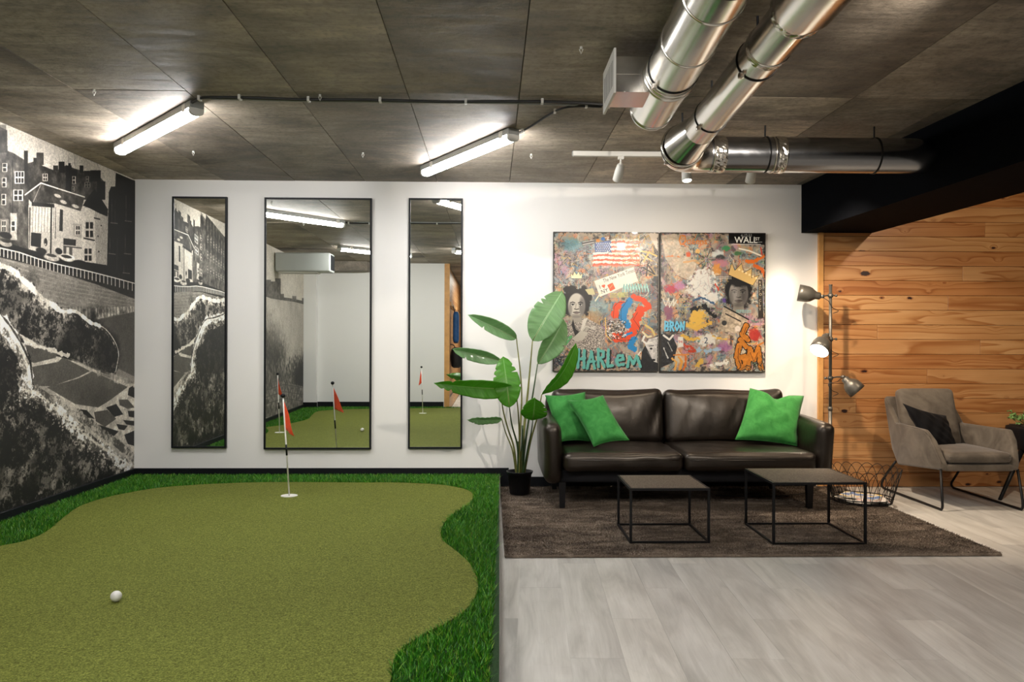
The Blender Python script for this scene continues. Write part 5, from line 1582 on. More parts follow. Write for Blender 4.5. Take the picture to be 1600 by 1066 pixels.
# ------------------------------------------------------------------ track with three spots
YT = 5.13
xa, xb = W(895, 240, YT)[0], 1.86
t = thing('lighting_track', ((xa + xb) / 2, YT, CEIL), 'thin white lighting track on the ceiling behind the ducts', 'lighting track')
bevel(mk('rail', box(xa, xb, YT - 0.017, YT + 0.017, CEIL - 0.034, CEIL - 0.002), M['white_metal'], t), 0.002, 1)
mk('end_plug', box(xa - 0.004, xa, YT - 0.016, YT + 0.016, CEIL - 0.033, CEIL - 0.003), M['grey_metal'], t)
def spot(x, aim, label, lit):
    top = np.array([x, YT, CEIL - 0.034])
    t = thing('track_spotlight', tuple(top), label, 'spotlight', 'white spotlights on the track')
    mk('adapter', box(x - 0.018, x + 0.018, YT - 0.014, YT + 0.014, CEIL - 0.052, CEIL - 0.034), M['white_metal'], t)
    mk('stem', tube([(x, YT, CEIL - 0.05), (x, YT, CEIL - 0.085)], 0.006, 10), M['white_metal'], t)
    d = Vector(aim).normalized()
    o = Vector((x, YT, CEIL - 0.088))
    mk('lamp_body', lathe([(0.001, -0.006), (0.018, -0.005), (0.024, 0.004), (0.030, 0.05), (0.033, 0.108), (0.030, 0.112), (0.028, 0.104), (0.001, 0.102)], tuple(o), tuple(d), 28, cap=False), M['white_metal'], t, True)
    mk('lens', lathe([(0.0272, 0), (0.001, 0.0008)], tuple(o + d * 0.1055), tuple(d), 24, cap=False), M['spot_lens'] if lit else M['white_inside'], t)
spot(W(970, 262, YT)[0], (-0.12, 0.85, -1), 'white track spotlight alone at the left, clear of the ducts', True)
spot(W(1071, 262, YT)[0], (0.03, -0.30, -1), 'lit track spotlight peeking out under the silver duct elbow', True)
spot(W(1176, 262, YT)[0], (0.05, 0.7, -1), 'track spotlight hidden mostly behind the dark duct', True)

# ------------------------------------------------------------------ air conditioner and bags seen in the mirrors
t = thing('air_conditioner', (-2.5, 1.6, 2.05), 'white air conditioner under the ceiling, seen in the middle mirror', 'air conditioner')
bevel(mk('casing', box(-2.84, -2.12, 1.45, 1.75, EYE + 0.92, EYE + 1.17), simple('ac_white', (0.40, 0.42, 0.40), 0.4), t), 0.02, 3)
mk('louvre', box(-2.80, -2.30, 1.50, 1.72, EYE + 0.906, EYE + 0.922), M['white_metal'], t)
mk('end_grille', box(-2.124, -2.112, 1.49, 1.71, EYE + 0.95, EYE + 1.14), M['black_paint'], t)
t = thing('golf_bag', (-0.60, -0.7, 1.0), 'long blue bag hanging on the pine wall, seen in the right mirror', 'bag')
mk('bag_body', soft_box((-0.59, -1.0, 1.36), (0.05, 0.10, 0.26), 0.04, n=6, tilt=0.12), M['blue'], t, True)
mk('bag_strap', tube([(-0.60, -0.95, 1.60), (-0.64, -0.95, 1.72), (-0.68, -0.95, 1.74)], 0.008, 8), M['bag_black'], t)
t = thing('backpack', (-0.60, -0.9, 0.7), 'black bag against the pine wall, seen in the right mirror below the blue bag', 'bag')
mk('bag_body', soft_box((-0.58, -1.0, 0.86), (0.08, 0.14, 0.17), 0.05, bulge=(0.02, 0.02, 0), n=7), M['bag_black'], t, True)
mk('carry_loop', tube([(-0.60, -1.0, 1.02), (-0.63, -1.0, 1.07), (-0.68, -1.0, 1.08)], 0.008, 8), M['bag_black'], t)
tag(mk('wall_rail', box(-0.69, -0.64, -2.6, -0.45, 1.70, 1.76), M['gold_wood']), 'pale wooden rail along the pine wall, seen in the right mirror', 'rail')

# ------------------------------------------------------------------ rug
RZ = 0.016
rg = thing('rug', (1.35, 5.1, 0), 'dark taupe rug under the sofa and coffee tables', 'rug')
rb = soft_box((1.378, 5.12, RZ / 2), (1.308, 0.985, RZ / 2), 0.006, n=24)
mk('rug_backing', rb, M['rug'], rg, True)
rs = np.random.RandomState(6)
k = 210000
P = np.stack([rs.uniform(0.074, 2.684, k), rs.uniform(4.137, 6.10, k)], 1)
P = P[rs.rand(k) < np.where(P[:, 1] < 5.4, 1.0, 0.6)]
k = len(P); a = rs.uniform(0, 2 * PI, k); h = rs.uniform(0.004, 0.011, k); w = rs.uniform(0.0015, 0.003, k)
dx, dy = np.cos(a) * w, np.sin(a) * w
lx, ly = rs.normal(0, .6, k) * h, rs.normal(-.2, .6, k) * h
zz = np.full(k, RZ - 0.001)
v = np.stack([np.stack([P[:, 0] - dx, P[:, 1] - dy, zz], 1), np.stack([P[:, 0] + dx, P[:, 1] + dy, zz], 1), np.stack([P[:, 0] + lx, P[:, 1] + ly, zz + h], 1)], 1).reshape(-1, 3)
tag(mk_fast('rug_pile', v, (np.arange(k) * 3)[:, None] + np.array([[0, 1, 2]]), M['rug'], rg), kind='stuff')
RT = RZ + 0.004      # where feet stand

# ------------------------------------------------------------------ sofa
SX0, SX1 = 0.345, 2.268
SF, SB = 5.20, 6.06
sofa = thing('sofa', ((SX0 + SX1) / 2, 5.63, RT), 'black-brown leather two-seat sofa with green cushions against the white wall', 'sofa')
AT = 0.118
mk('base_rail', soft_box(((SX0 + SX1) / 2, (SF + SB) / 2 + 0.02, 0.235), ((SX1 - SX0) / 2 - 0.05, (SB - SF) / 2 - 0.05, 0.045), 0.012, n=6), M['black_cloth'], sofa, True)  # leather rail; its shade is put into the near-black cloth material
def arm_panel(x0, x1, side):
    """arm: rounded slab, top dips slightly to the front, upper edge flares outwards"""
    c = ((x0 + x1) / 2, (SF + SB) / 2, 0.385)
    V, Fc = soft_box(c, ((x1 - x0) / 2, (SB - SF) / 2, 0.200), 0.048, bulge=(0.012, 0.01, 0.008), n=16, seed=side + 5)
    V = np.array(V)
    zt = (V[:, 2] - 0.185) / 0.4
    V[:, 0] += side * (0.012 * np.clip(zt, 0, 1) ** 2)
    V[:, 2] += (V[:, 1] - SF) * 0.03 * np.clip(zt, 0, 1)
    V[:, 1] += 0.03 * (1 - np.clip(zt, 0, 1)) * (V[:, 1] < SF + 0.1)
    return V, Fc
mk('armrest', arm_panel(SX0 + 0.006, SX0 + 0.006 + AT, -1), M['leather'], sofa, True)
mk('armrest', arm_panel(SX1 - 0.006 - AT, SX1 - 0.006, 1), M['leather'], sofa, True)
mk('back_frame', soft_box(((SX0 + SX1) / 2, SB - 0.050, 0.455), ((SX1 - SX0) / 2 - 0.06, 0.050, 0.262), 0.04, bulge=(0, 0.01, 0.01), n=14), M['leather'], sofa, True)
xm = 1.262
xs0, xs1 = SX0 + AT + 0.010, SX1 - AT - 0.010
for (a, b, s) in ((xs0, xm - 0.004, 3), (xm + 0.004, xs1, 8)):
    V, Fc = soft_box(((a + b) / 2, SF + 0.335, 0.335), ((b - a) / 2, 0.345, 0.062), 0.038, bulge=(0.004, 0.012, 0.016), n=26, wrinkle=0.0030, seed=s)
    o = mk('seat_cushion', (V, Fc), M['leather'], sofa, True)
    mk('piping', tube([(a + 0.03, SF - 0.014, 0.352), ((a + b) / 2, SF - 0.022, 0.350), (b - 0.03, SF - 0.014, 0.352)], 0.0028, 6), M['leather'], o, True)
for (a, b, s) in ((xs0 - 0.03, xm - 0.006, 4), (xm + 0.004, xs1 + 0.008, 9)):
    V, Fc = soft_box(((a + b) / 2, SB - 0.20, 0.570), ((b - a) / 2, 0.080, 0.192), 0.055, bulge=(0.0, 0.040, 0.010), n=28, tilt=-0.16, wrinkle=0.0, seed=s)
    V = np.array(V)
    # puffed corners and soft vertical creases from the seam
    u = (V[:, 0] - (a + b) / 2) / ((b - a) / 2); w = (V[:, 2] - 0.565) / 0.185
    V[:, 2] += (0.022 * np.abs(u) ** 5 + 0.004 * np.sin(u * 5 + s)) * np.clip(w, 0, 1)
    rs2 = np.random.RandomState(s)
    for q in range(10):
        cu, wd, am = rs2.uniform(-0.9, 0.9), rs2.uniform(0.03, 0.09), rs2.uniform(0.003, 0.008)
        V[:, 1] += am * np.exp(-((u - cu - 0.15 * w) / wd) ** 2) * np.clip((w + 0.9), 0, 1.2) * np.clip(1.2 - abs(w), 0, 1)
    o = mk('back_cushion', (V, Fc), M['leather'], sofa, True)
for x, y in ((0.472, 5.30), (2.115, 5.27), (0.472, 5.98), (2.115, 5.98)):
    mk('leg', hexa([(x - 0.017, y - 0.017, RT), (x + 0.017, y - 0.017, RT), (x + 0.017, y + 0.017, RT), (x - 0.017, y + 0.017, RT)], [(x - 0.022, y - 0.022, 0.20), (x + 0.022, y - 0.022, 0.20), (x + 0.022, y + 0.022, 0.20), (x - 0.022, y + 0.022, 0.20)]), M['black_metal'], sofa)

# green scatter cushions
def cushion(name, c4, ys, thick, seed, mat, label, cat='cushion', group=None, sag=0.13, chop=0.0, zip_=False):
    P4 = [W(px, py, y) for (px, py), y in zip(c4, ys)]
    (vf, edge) = pillow(P4[0], P4[1], P4[2], P4[3], thick, seed, sag=sag, chop=chop)
    c = sum(P4) / 4
    t = thing(name, tuple(c), label, cat, group)
    mk('cover', vf, mat, t, True)
    e_ = edge + [edge[0]]
    mk('seam_piping', tube(e_[::2] + [e_[0]], 0.0028, 6), mat, t, True)
    return t
cushion('throw_cushion', [(872, 691), (922, 690), (914, 613), (852, 618)], [5.56, 5.60, 5.78, 5.74], 0.052, 3, M['green'], 'green cushion at the far left of the sofa, partly hidden behind another', group='green cushions on the sofa', sag=0.08)
cushion('throw_cushion', [(928, 698), (983, 688), (942, 618), (886, 626)], [5.38, 5.36, 5.60, 5.62], 0.055, 5, M['green'], 'green cushion leaning in front of the other left one', group='green cushions on the sofa', sag=0.09)
cushion('throw_cushion', [(1149, 687), (1245, 697), (1256, 619), (1172, 607)], [5.50, 5.50, 5.74, 5.72], 0.060, 9, M['green'], 'green cushion with dented top at the right end of the sofa', group='green cushions on the sofa', sag=0.07, chop=0.20)

# ------------------------------------------------------------------ coffee tables
def coffee_table(x0, x1, y0, y1, h, label):
    t = thing('coffee_table', ((x0 + x1) / 2, (y0 + y1) / 2, RT), label, 'coffee table', 'black framed coffee tables on the rug')
    b = 0.0065
    for x in (x0 + b, x1 - b):
        for y in (y0 + b, y1 - b):
            mk('leg', box(x - b, x + b, y - b, y + b, RT, h - 0.013), M['black_metal'], t)
    for z0_, z1_ in ((RT, RT + 0.011),):
        mk('bottom_rail', box(x0 + 2 * b, x1 - 2 * b, y0, y0 + 0.011, z0_, z1_), M['black_metal'], t)
        mk('bottom_rail', box(x0 + 2 * b, x1 - 2 * b, y1 - 0.011, y1, z0_, z1_), M['black_metal'], t)
        mk('bottom_rail', box(x0, x0 + 0.011, y0 + 2 * b, y1 - 2 * b, z0_, z1_), M['black_metal'], t)
        mk('bottom_rail', box(x1 - 0.011, x1, y0 + 2 * b, y1 - 2 * b, z0_, z1_), M['black_metal'], t)
    fr = join(box(x0, x1, y0, y0 + 0.008, h - 0.013, h), box(x0, x1, y1 - 0.008, y1, h - 0.013, h), box(x0, x0 + 0.008, y0 + 0.008, y1 - 0.008, h - 0.013, h), box(x1 - 0.008, x1, y0 + 0.008, y1 - 0.008, h - 0.013, h))
    mk('top_frame', fr, M['black_metal'], t)
    bevel(mk('table_top', box(x0 + 0.012, x1 - 0.012, y0 + 0.012, y1 - 0.012, h - 0.009, h + 0.001), M['table_top'], t), 0.001, 1)
a, b = G(984, 849.5, RT), G(1110, 849.5, RT)
coffee_table(a[0], b[0], a[1], 4.79, W(985, 763.4, a[1])[2], 'small low square table with black wire frame and brown top')
a, b = G(1207.5, 851.5, RT), G(1355.5, 851.5, RT)
coffee_table(a[0], b[0], a[1], 4.80, W(1208, 754.2, a[1])[2], 'larger, taller wire frame table with brown top, right of the small one')

# ------------------------------------------------------------------ banana plant
PC = G(812, 770, RT)      # pot centre
pcx, pcy = W(812, 736, 5.79)[0], 5.79
plant = thing('potted_plant', (pcx, pcy, RT), 'tall banana leaf plant in a black pot between mirror and sofa', 'potted plant')
pot_top = W(812, 736, 5.79)[2]
mk('pot', lathe([(0.001, 0), (0.066, 0), (0.072, 0.006), (0.086, pot_top - RT - 0.02), (0.090, pot_top - RT - 0.02), (0.097, pot_top - RT - 0.004), (0.097, pot_top - RT), (0.091, pot_top - RT), (0.083, pot_top - RT - 0.03), (0.001, pot_top - RT - 0.03)], (pcx, pcy, RT), n=40, cap=False), M['pot'], plant, True)
mk('soil', lathe([(0.0835, 0), (0.06, 0.005), (0.001, 0.008)], (pcx, pcy, pot_top - 0.032), n=28, cap=False), M['soil'], plant, True)
def leaf(base, tip, wid, facing, fold=0.25, arch=0.03, mat='leaf', curl=0.0, notches=(), asym=1.0, seed=0, peak=0.45, name='leaf', parent=None, thick=0.0011):
    """blade from base to tip; wid full width; facing = side the upper face looks to; fold lifts the two halves"""
    rs = np.random.RandomState(seed)
    B_, T_ = np.array(base, float), np.array(tip, float)
    ax = T_ - B_; Ln = np.linalg.norm(ax); ax = ax / Ln
    N = np.array(facing, float); N = N - ax * (N @ ax); N /= np.linalg.norm(N)
    S = np.cross(ax, N)
    nu, nv = 44, 12
    V, uv = [], []
    for i in range(nu + 1):
        u = i / nu
        p_ = math.log(0.5) / math.log(peak)
        wu = wid / 2 * max(0.0, math.sin(PI * min(1, u ** p_))) ** 0.62
        if u > 0.93: wu *= (1 - (u - 0.93) / 0.07) ** 0.5 if u < 1 else 0
        for s, uu, dep in notches:
            pass
        mid = B_ + ax * Ln * u + N * arch * math.sin(PI * u) + N * curl * u * u
        for j in range(nv + 1):
            v_ = j / nv * 2 - 1
            w_ = wu * (asym if v_ < 0 else 1.0)
            for s, uu, dep in notches:
                if s * v_ > 0 and abs(u - uu) < 0.022: w_ *= 1 - dep * (1 - abs(u - uu) / 0.022)
            cf, sf = math.cos(fold), math.sin(fold)
            rip = 0.0022 * math.sin(u * 46 + abs(v_) * 3.0) * abs(v_)
            wav = 0.006 * math.sin(u * 9 + seed + (2 if v_ > 0 else 0)) * abs(v_) ** 2
            p = mid + S * v_ * w_ * cf + N * (abs(v_) * w_ * sf + rip + wav) + ax * (abs(v_) * w_ * 0.22 * (1 - u))
            V.append(p); uv.append(((v_ + 1) / 2, u * Ln * 1.6 + abs(v_) * 0.10))
    Fc = []
    for i in range(nu):
        for j in range(nv):
            a = i * (nv + 1) + j
            Fc.append((a, a + 1, a + nv + 2, a + nv + 1))
    o = mk(name, (V, Fc), M[mat], parent or plant, True, uv=uv)
    so = o.modifiers.new('solid', 'SOLIDIFY'); so.thickness = thick; so.offset = 0
    mid = [B_ + ax * Ln * (k / 10) + N * (arch * math.sin(PI * k / 10) + curl * (k / 10) ** 2 - 0.0005) for k in range(11)]
    mk('midrib', tube(mid, [0.0030 * (1 - 0.075 * k) for k in range(11)], 6), M['stem'], o, True)
    return o
def stalk(pts, r0, r1, mat='stem', name='stalk'):
    sp = spline(pts, 6)
    return mk(name, tube(sp, list(np.linspace(r0, r1, len(sp))), 9), M[mat], plant, True)
def w_(px, py, y): return W(px, py, y)
foot = lambda dx, dy=0.0: (pcx + dx, pcy + dy, pot_top - 0.03)
CAMD = np.array([-0.03, -1.0, 0.0])
# (base px, base depth, tip px, tip depth, width m, facing)
leaf(w_(832, 533, 5.80), w_(879, 455, 5.86), 0.245, (0.05, -1, 0.30), 0.12, 0.03, 'leaf_pale', notches=((-1, .62, .5), (-1, .70, .35), (1, .55, .15), (-1, .45, .12)), seed=1, peak=0.42)
leaf(w_(840, 569, 5.86), w_(881, 499, 5.92), 0.215, (0.35, -1, 0.1), 0.55, 0.02, 'leaf_pale', seed=2, asym=0.85, peak=0.45, notches=((1, .5, .25),))
leaf(w_(846.5, 617, 5.60), w_(900, 537, 5.50), 0.150, (0.75, -0.9, 0.15), 0.42, 0.05, 'leaf', seed=3, asym=0.9, peak=0.52)
leaf(w_(796, 637, 5.55), w_(786, 557, 5.62), 0.192, (0.06, -1, 0.12), 0.16, 0.025, 'leaf', notches=((1, .35, .2), (1, .66, .5), (1, .78, .35), (-1, .6, .4), (-1, .72, .3), (-1, .40, .15)), seed=4, peak=0.40)
leaf(w_(806, 608, 5.60), w_(678, 599, 5.42), 0.150, (0.10, -0.92, -0.30), 0.45, 0.025, 'leaf', seed=5, asym=1.0, notches=((-1, .80, .55), (-1, .88, .4), (1, .8, .4)), peak=0.40)
leaf(w_(807, 529, 5.78), w_(731, 492, 5.66), 0.130, (0.30, -0.95, -0.05), 0.6, 0.012, 'leaf_pale', seed=6, notches=((-1, .66, .5),), peak=0.40)
leaf(w_(783, 564, 5.78), w_(707, 546, 5.70), 0.120, (0.1, -0.9, -0.30), 0.55, -0.010, 'leaf_pale', seed=7, notches=((-1, .7, .45),), peak=0.45)
leaf(w_(784, 655, 5.74), w_(730, 656.5, 5.66), 0.085, (0.0, -0.8, -0.6), 0.45, -0.004, 'leaf_pale', seed=8, notches=((-1, .8, .5),), peak=0.40)
leaf(w_(832.5, 657, 5.58), w_(836, 622, 5.42), 0.185, (0.02, -1, 0.55), 0.14, 0.012, 'leaf', seed=9, notches=((1, .5, .35), (1, .66, .3), (-1, .6, .2)), peak=0.42)
# stalks (sheathed together at the bottom)
stalk([foot(-0.004), w_(812, 690, 5.79), w_(815, 610, 5.79), w_(807, 529, 5.78)], 0.010, 0.0036)
stalk([foot(0.006), w_(818, 680, 5.79), w_(826, 600, 5.80), w_(832, 533, 5.80)], 0.013, 0.0040)
stalk([foot(0.014), w_(821, 690, 5.80), w_(832, 620, 5.83), w_(840, 569, 5.86)], 0.011, 0.0036, 'stem_dark')
stalk([foot(0.030, -0.01), w_(829, 690, 5.74), w_(840, 650, 5.68), w_(846.5, 617, 5.60)], 0.008, 0.0040)
stalk([foot(-0.012, -0.01), w_(809, 700, 5.74), w_(800, 665, 5.65), w_(796, 637, 5.55)], 0.009, 0.0036, 'stem_dark')
stalk([foot(-0.020, -0.01), w_(803, 700, 5.76), w_(793, 668, 5.72), w_(785, 635, 5.68), w_(783, 600, 5.72), w_(783, 564, 5.78)], 0.007, 0.0034)
stalk([foot(-0.024, 0.01), w_(801, 705, 5.77), w_(790, 676, 5.76), w_(784, 655, 5.74)], 0.007, 0.0030)
stalk([foot(0.022, -0.02), w_(825, 700, 5.72), w_(830, 676, 5.66), w_(832.5, 657, 5.58)], 0.007, 0.0034, 'stem_dark')
stalk([foot(-0.002, -0.02), w_(812, 700, 5.74), w_(810, 650, 5.66), w_(806, 608, 5.60)], 0.008, 0.0036)
stalk([foot(0.010, 0.012), w_(816, 715, 5.79), w_(817, 665, 5.79)], 0.017, 0.009, 'stem_dark', 'leaf_sheath')
stalk([foot(0.0, 0.0), w_(812, 718, 5.78), w_(809, 690, 5.78)], 0.014, 0.006, 'stem_dark', 'leaf_sheath')

# ------------------------------------------------------------------ floor lamp with three clamped heads
LP = G(1297, 770, 0.0); lpx, lpy = LP[0] - 0.02, 5.95
lpx = W(1297.5, 550, lpy)[0]
lamp = thing('floor_lamp', (lpx, lpy, 0), 'grey metal floor lamp pole with three clamp-on heads beside the sofa', 'floor lamp')
ztop_ = W(1297, 446, lpy)[2]
mk('base', lathe([(0.001, 0), (0.125, 0), (0.130, 0.004), (0.128, 0.012), (0.03, 0.016), (0.016, 0.028), (0.001, 0.028)], (lpx, lpy, 0.0), n=40, cap=False), M['black_metal'], lamp, True)
mk('pole', tube([(lpx, lpy, 0.012), (lpx, lpy, 0.62)], 0.0135, 16), M['dark_metal'], lamp, True)
mk('upper_pole', tube([(lpx, lpy, 0.62), (lpx, lpy, ztop_)], 0.0115, 16), M['dark_metal'], lamp, True)
mk('pole_joint', tube([(lpx, lpy, 0.61), (lpx, lpy, 0.64)], 0.016, 16), M['dark_metal'], lamp, True)
mk('pole_cap', tube([(lpx, lpy, ztop_), (lpx, lpy, ztop_ + 0.006)], 0.0135, 16), M['dark_metal'], lamp, True)
def head(neck, mouth, r, lit, clamp_z, L_=0.150):
    """shade from its neck towards the mouth"""
    n_, m_ = np.array(neck), np.array(mouth)
    d = m_ - n_; Lh = np.linalg.norm(d); d = d / Lh
    pr_ = [(0.001, -0.004), (0.020, -0.002), (0.028, 0.006), (0.029, Lh * 0.20), (0.036, Lh * 0.27), (r * 0.80, Lh * 0.40), (r * 0.94, Lh * 0.56), (r * 0.99, Lh * 0.8), (r, Lh)]
    sh = mk('lamp_shade', lathe(pr_ + [(r - 0.003, Lh)] + [(q - 0.003, h_ + 0.002) for q, h_ in pr_[3:8][::-1]] + [(0.001, Lh * 0.22)], tuple(n_), tuple(d), 36, cap=False), M['dark_metal'], lamp, True)
    if lit:
        mk('shade_lining', lathe([(r - 0.0036, Lh - 0.002), (r * 0.99 - 0.004, Lh * 0.8), (r * 0.94 - 0.004, Lh * 0.57), (r * 0.80 - 0.004, Lh * 0.42), (0.030, Lh * 0.30)], tuple(n_), tuple(d), 36, cap=False), M['white_inside'], sh, True)
        mk('bulb', lathe([(0.001, Lh * .36), (0.013, Lh * .42), (0.022, Lh * .6), (0.022, Lh * .7), (0.001, Lh * .85)], tuple(n_), tuple(d), 20, cap=False), M['bulb'], sh, True)
    else:
        mk('bulb', lathe([(0.001, Lh * .36), (0.013, Lh * .42), (0.022, Lh * .6), (0.022, Lh * .7), (0.001, Lh * .85)], tuple(n_), tuple(d), 20, cap=False), M['ball'], sh, True)
    # neck, hinge, clamp on the pole
    c = np.array([lpx, lpy, clamp_z])
    j = n_ - d * 0.012
    mk('hinge', tube([j + np.array([0, -0.016, 0]), j + np.array([0, 0.016, 0])], 0.013, 14), M['dark_metal'], lamp, True)
    mk('arm', tube([tuple(j), tuple((j + c) / 2 + np.array([0, 0, 0.004])), tuple(c)], 0.006, 10), M['dark_metal'], lamp, True)
    mk('clamp', join(tube([(lpx, lpy, clamp_z - 0.014), (lpx, lpy, clamp_z + 0.014)], 0.019, 14), tube([(lpx, lpy, clamp_z), (lpx - (j[0] - lpx) / max(1e-6, abs(j[0] - lpx)) * 0.038, lpy - 0.006, clamp_z)], 0.0045, 8), tube([(lpx - (j[0] - lpx) / max(1e-6, abs(j[0] - lpx)) * 0.034, lpy - 0.006, clamp_z), (lpx - (j[0] - lpx) / max(1e-6, abs(j[0] - lpx)) * 0.046, lpy - 0.006, clamp_z)], 0.010, 10)), M['dark_metal'], lamp, True)
    cab = [tuple(j + np.array([0, 0.01, 0])), tuple(j * .5 + c * .5 + np.array([0, -0.01, -0.03])), (lpx - 0.022, lpy - 0.02, clamp_z - 0.045), (lpx + 0.004, lpy - 0.022, clamp_z - 0.09), (lpx + 0.055, lpy - 0.01, clamp_z - 0.115), (lpx + 0.012, lpy - 0.018, clamp_z - 0.135)]
    mk('cord', tube(spline(cab, 8), 0.0024, 6), M['cable'], lamp, True)
    return n_, d
z1 = W(1297, 462, lpy)[2]; z2 = W(1297, 530, lpy)[2]; z3 = W(1297, 591, lpy)[2]
n1, d1 = head(W(1282, 463, lpy - 0.02), W(1247.5, 457.5, lpy + 0.035), 0.064, True, z1)
n2, d2 = head(W(1291, 525, lpy - 0.05), W(1279.5, 548.5, lpy - 0.12), 0.071, True, z2)
n3, d3 = head(W(1319, 591, lpy - 0.05), W(1340, 612, lpy - 0.085), 0.066, False, z3)
def lamp_spot(n_, d, watts, cone):
    p = Vector(n_ + d * 0.10)
    o = add_spot(tuple(p), tuple(p + Vector(d)), watts, cone, 0.6, (1.0, 0.80, 0.55), 0.02, 'lamp_head_light')
lamp_spot(n1, d1, 3.5, 120)
lamp_spot(n2, d2, 6, 120)

# ------------------------------------------------------------------ armchair
AC = 3.275
chair = thing('armchair', (AC, 5.7, 0), 'taupe velvet armchair with black wire sled legs by the pine wall', 'armchair')
def sx(s, h, y, z): return np.array([AC + s * h, y, z])
def side_shell(s):
    """two facets: flat arm panel and the wing that rises to the back; built as one upholstered panel"""
    O = [sx(s, .262, 6.08, .705), sx(s, .262, 5.90, .505 + .02), sx(s, .318, 5.42, .525), sx(s, .300, 5.345, .46), sx(s, .268, 5.275, .315), sx(s, .262, 5.275, .268), sx(s, .262, 5.86, .218), sx(s, .235, 6.00, .32)]
    n = len(O)
    tdir = np.array([-s * 0.046, 0, 0])
    I = [p + tdir + np.array([0, 0.0, 0.0]) for p in O]
    v = [tuple(p) for p in O] + [tuple(p) for p in I]
    cO = sum(O) / n; cI = sum(I) / n
    # facet split: wing (0,1,6,7), panel (1..6)
    f = [(0, 1, 6, 7), (1, 2, 3, 4, 5, 6)]
    f += [tuple(i + n for i in q)[::-1] for q in f]
    f += [(i, i + n, (i + 1) % n + n, (i + 1) % n) for i in range(n)]
    if s > 0: f = [q[::-1] for q in f]
    o = mk('armrest', (v, f), M['velvet'], chair, True)
    bevel(o, 0.014, 4, 25)
    w = O
    pp = [O[0], O[1], O[2], O[3], O[4], O[5]]
    if s < 0: mk('piping', tube([p + np.array([-s * 0.008, 0.003, -0.003]) for p in spline([O[1], O[2], O[3], O[4]], 5)], 0.0034, 8), M['velvet'], o, True)
    return o
side_shell(-1); side_shell(1)
# outer back panel
v, f = hexa([tuple(sx(-1, .235, 5.86, .22)), tuple(sx(1, .235, 5.86, .22)), tuple(sx(1, .235, 5.93, .22)), tuple(sx(-1, .235, 5.93, .22))],
            [tuple(sx(-1, .25, 6.04, .71)), tuple(sx(1, .25, 6.04, .71)), tuple(sx(1, .25, 6.095, .71)), tuple(sx(-1, .25, 6.095, .71))])
bevel(mk('back_shell', (v, f), M['velvet'], chair, True), 0.02, 4)
V, Fc = soft_box((AC, 5.925, .565), (.212, .045, .215), .035, bulge=(0, .018, .004), n=16, tilt=-0.30)
mk('backrest_cushion', (V, Fc), M['velvet'], chair, True)
mk('seat_base', soft_box((AC, 5.575, .283), (.235, .298, .026), .016, n=8), M['velvet'], chair, True)
sc_ = mk('seat_cushion', soft_box((AC, 5.545, .350), (.222, .272, .036), .030, bulge=(0.004, .012, .012), n=16), M['velvet'], chair, True)
mk('piping', tube([(AC - .21, 5.275, .357), (AC, 5.264, .357), (AC + .21, 5.275, .357)], 0.003, 6), M['velvet'], sc_, True)
for s in (-1, 1):
    x = AC + s * .272
    pts = [(AC + s * .255, 5.90, .235), (x, 6.00, .13), (x, 6.075, .050), (x, 6.080, .028), (x, 6.055, .012), (x, 6.00, .0092), (x, 5.6, .0092), (x, 5.30, .0092), (x, 5.262, .012), (x, 5.250, .035), (x, 5.252, .07), (AC + s * .262, 5.290, .275)]
    sp = [np.array(p) for p in pts[:2]] + [np.array(p) for p in spline(pts[2:11], 4)] + [np.array(pts[11])]
    mk('leg', tube(sp, 0.0085, 10), M['black_metal'], chair, True)
cushion('throw_cushion', [(1452, 703), (1497, 708), (1478, 650), (1411, 631)], [5.62, 5.70, 5.80, 5.66], 0.050, 14, M['black_cloth'], 'black cushion leaning in the taupe armchair', sag=0.10)

# ------------------------------------------------------------------ wire basket and magazines
BC = G(1347, 788.5, 0.0); bcx, bcy = BC[0], BC[1]
BZ = 0.022 
bask = thing('wire_basket', (bcx, bcy, RT), 'round black wire basket with magazines, between sofa and armchair', 'basket')
rb_, rt_, hb = 0.190, 0.252, 0.232
def bp_(a, k): 
    r = rb_ + (rt_ - rb_) * k
    return (bcx + r * math.cos(a), bcy + r * math.sin(a), BZ + 0.004 + hb * k)
ringpts = lambda r, z, n=48: [(bcx + r * math.cos(2 * PI * k / n), bcy + r * math.sin(2 * PI * k / n), z) for k in range(n + 1)]
for r, z in ((rb_, BZ + 0.004), (rb_ * 1.012, BZ + 0.014), (rb_ + 0.008, BZ + 0.030)):
    mk('base_ring', tube(ringpts(r, z), 0.0036, 6), M['black_metal'], bask, True)
NA = 22
for k in range(NA):       # tall arches: each spans three spacings so that they interlace
    a0 = 2 * PI * k / NA; span = 2 * PI / NA * 3.0
    pts = []
    for q in range(15):
        tt = q / 14
        kk = math.sin(PI * tt) ** 0.62
        pts.append(bp_(a0 + span * tt, kk))
    mk('wire_arch', tube(pts, 0.0021, 5), M['black_metal'], bask, True)
for k in range(7):
    y = bcy - rb_ + (k + 1) * 2 * rb_ / 8; hw = math.sqrt(max(0, rb_ ** 2 - (y - bcy) ** 2))
    mk('base_wire', tube([(bcx - hw, y, BZ + 0.004), (bcx + hw, y, BZ + 0.004)], 0.002, 5), M['black_metal'], bask)
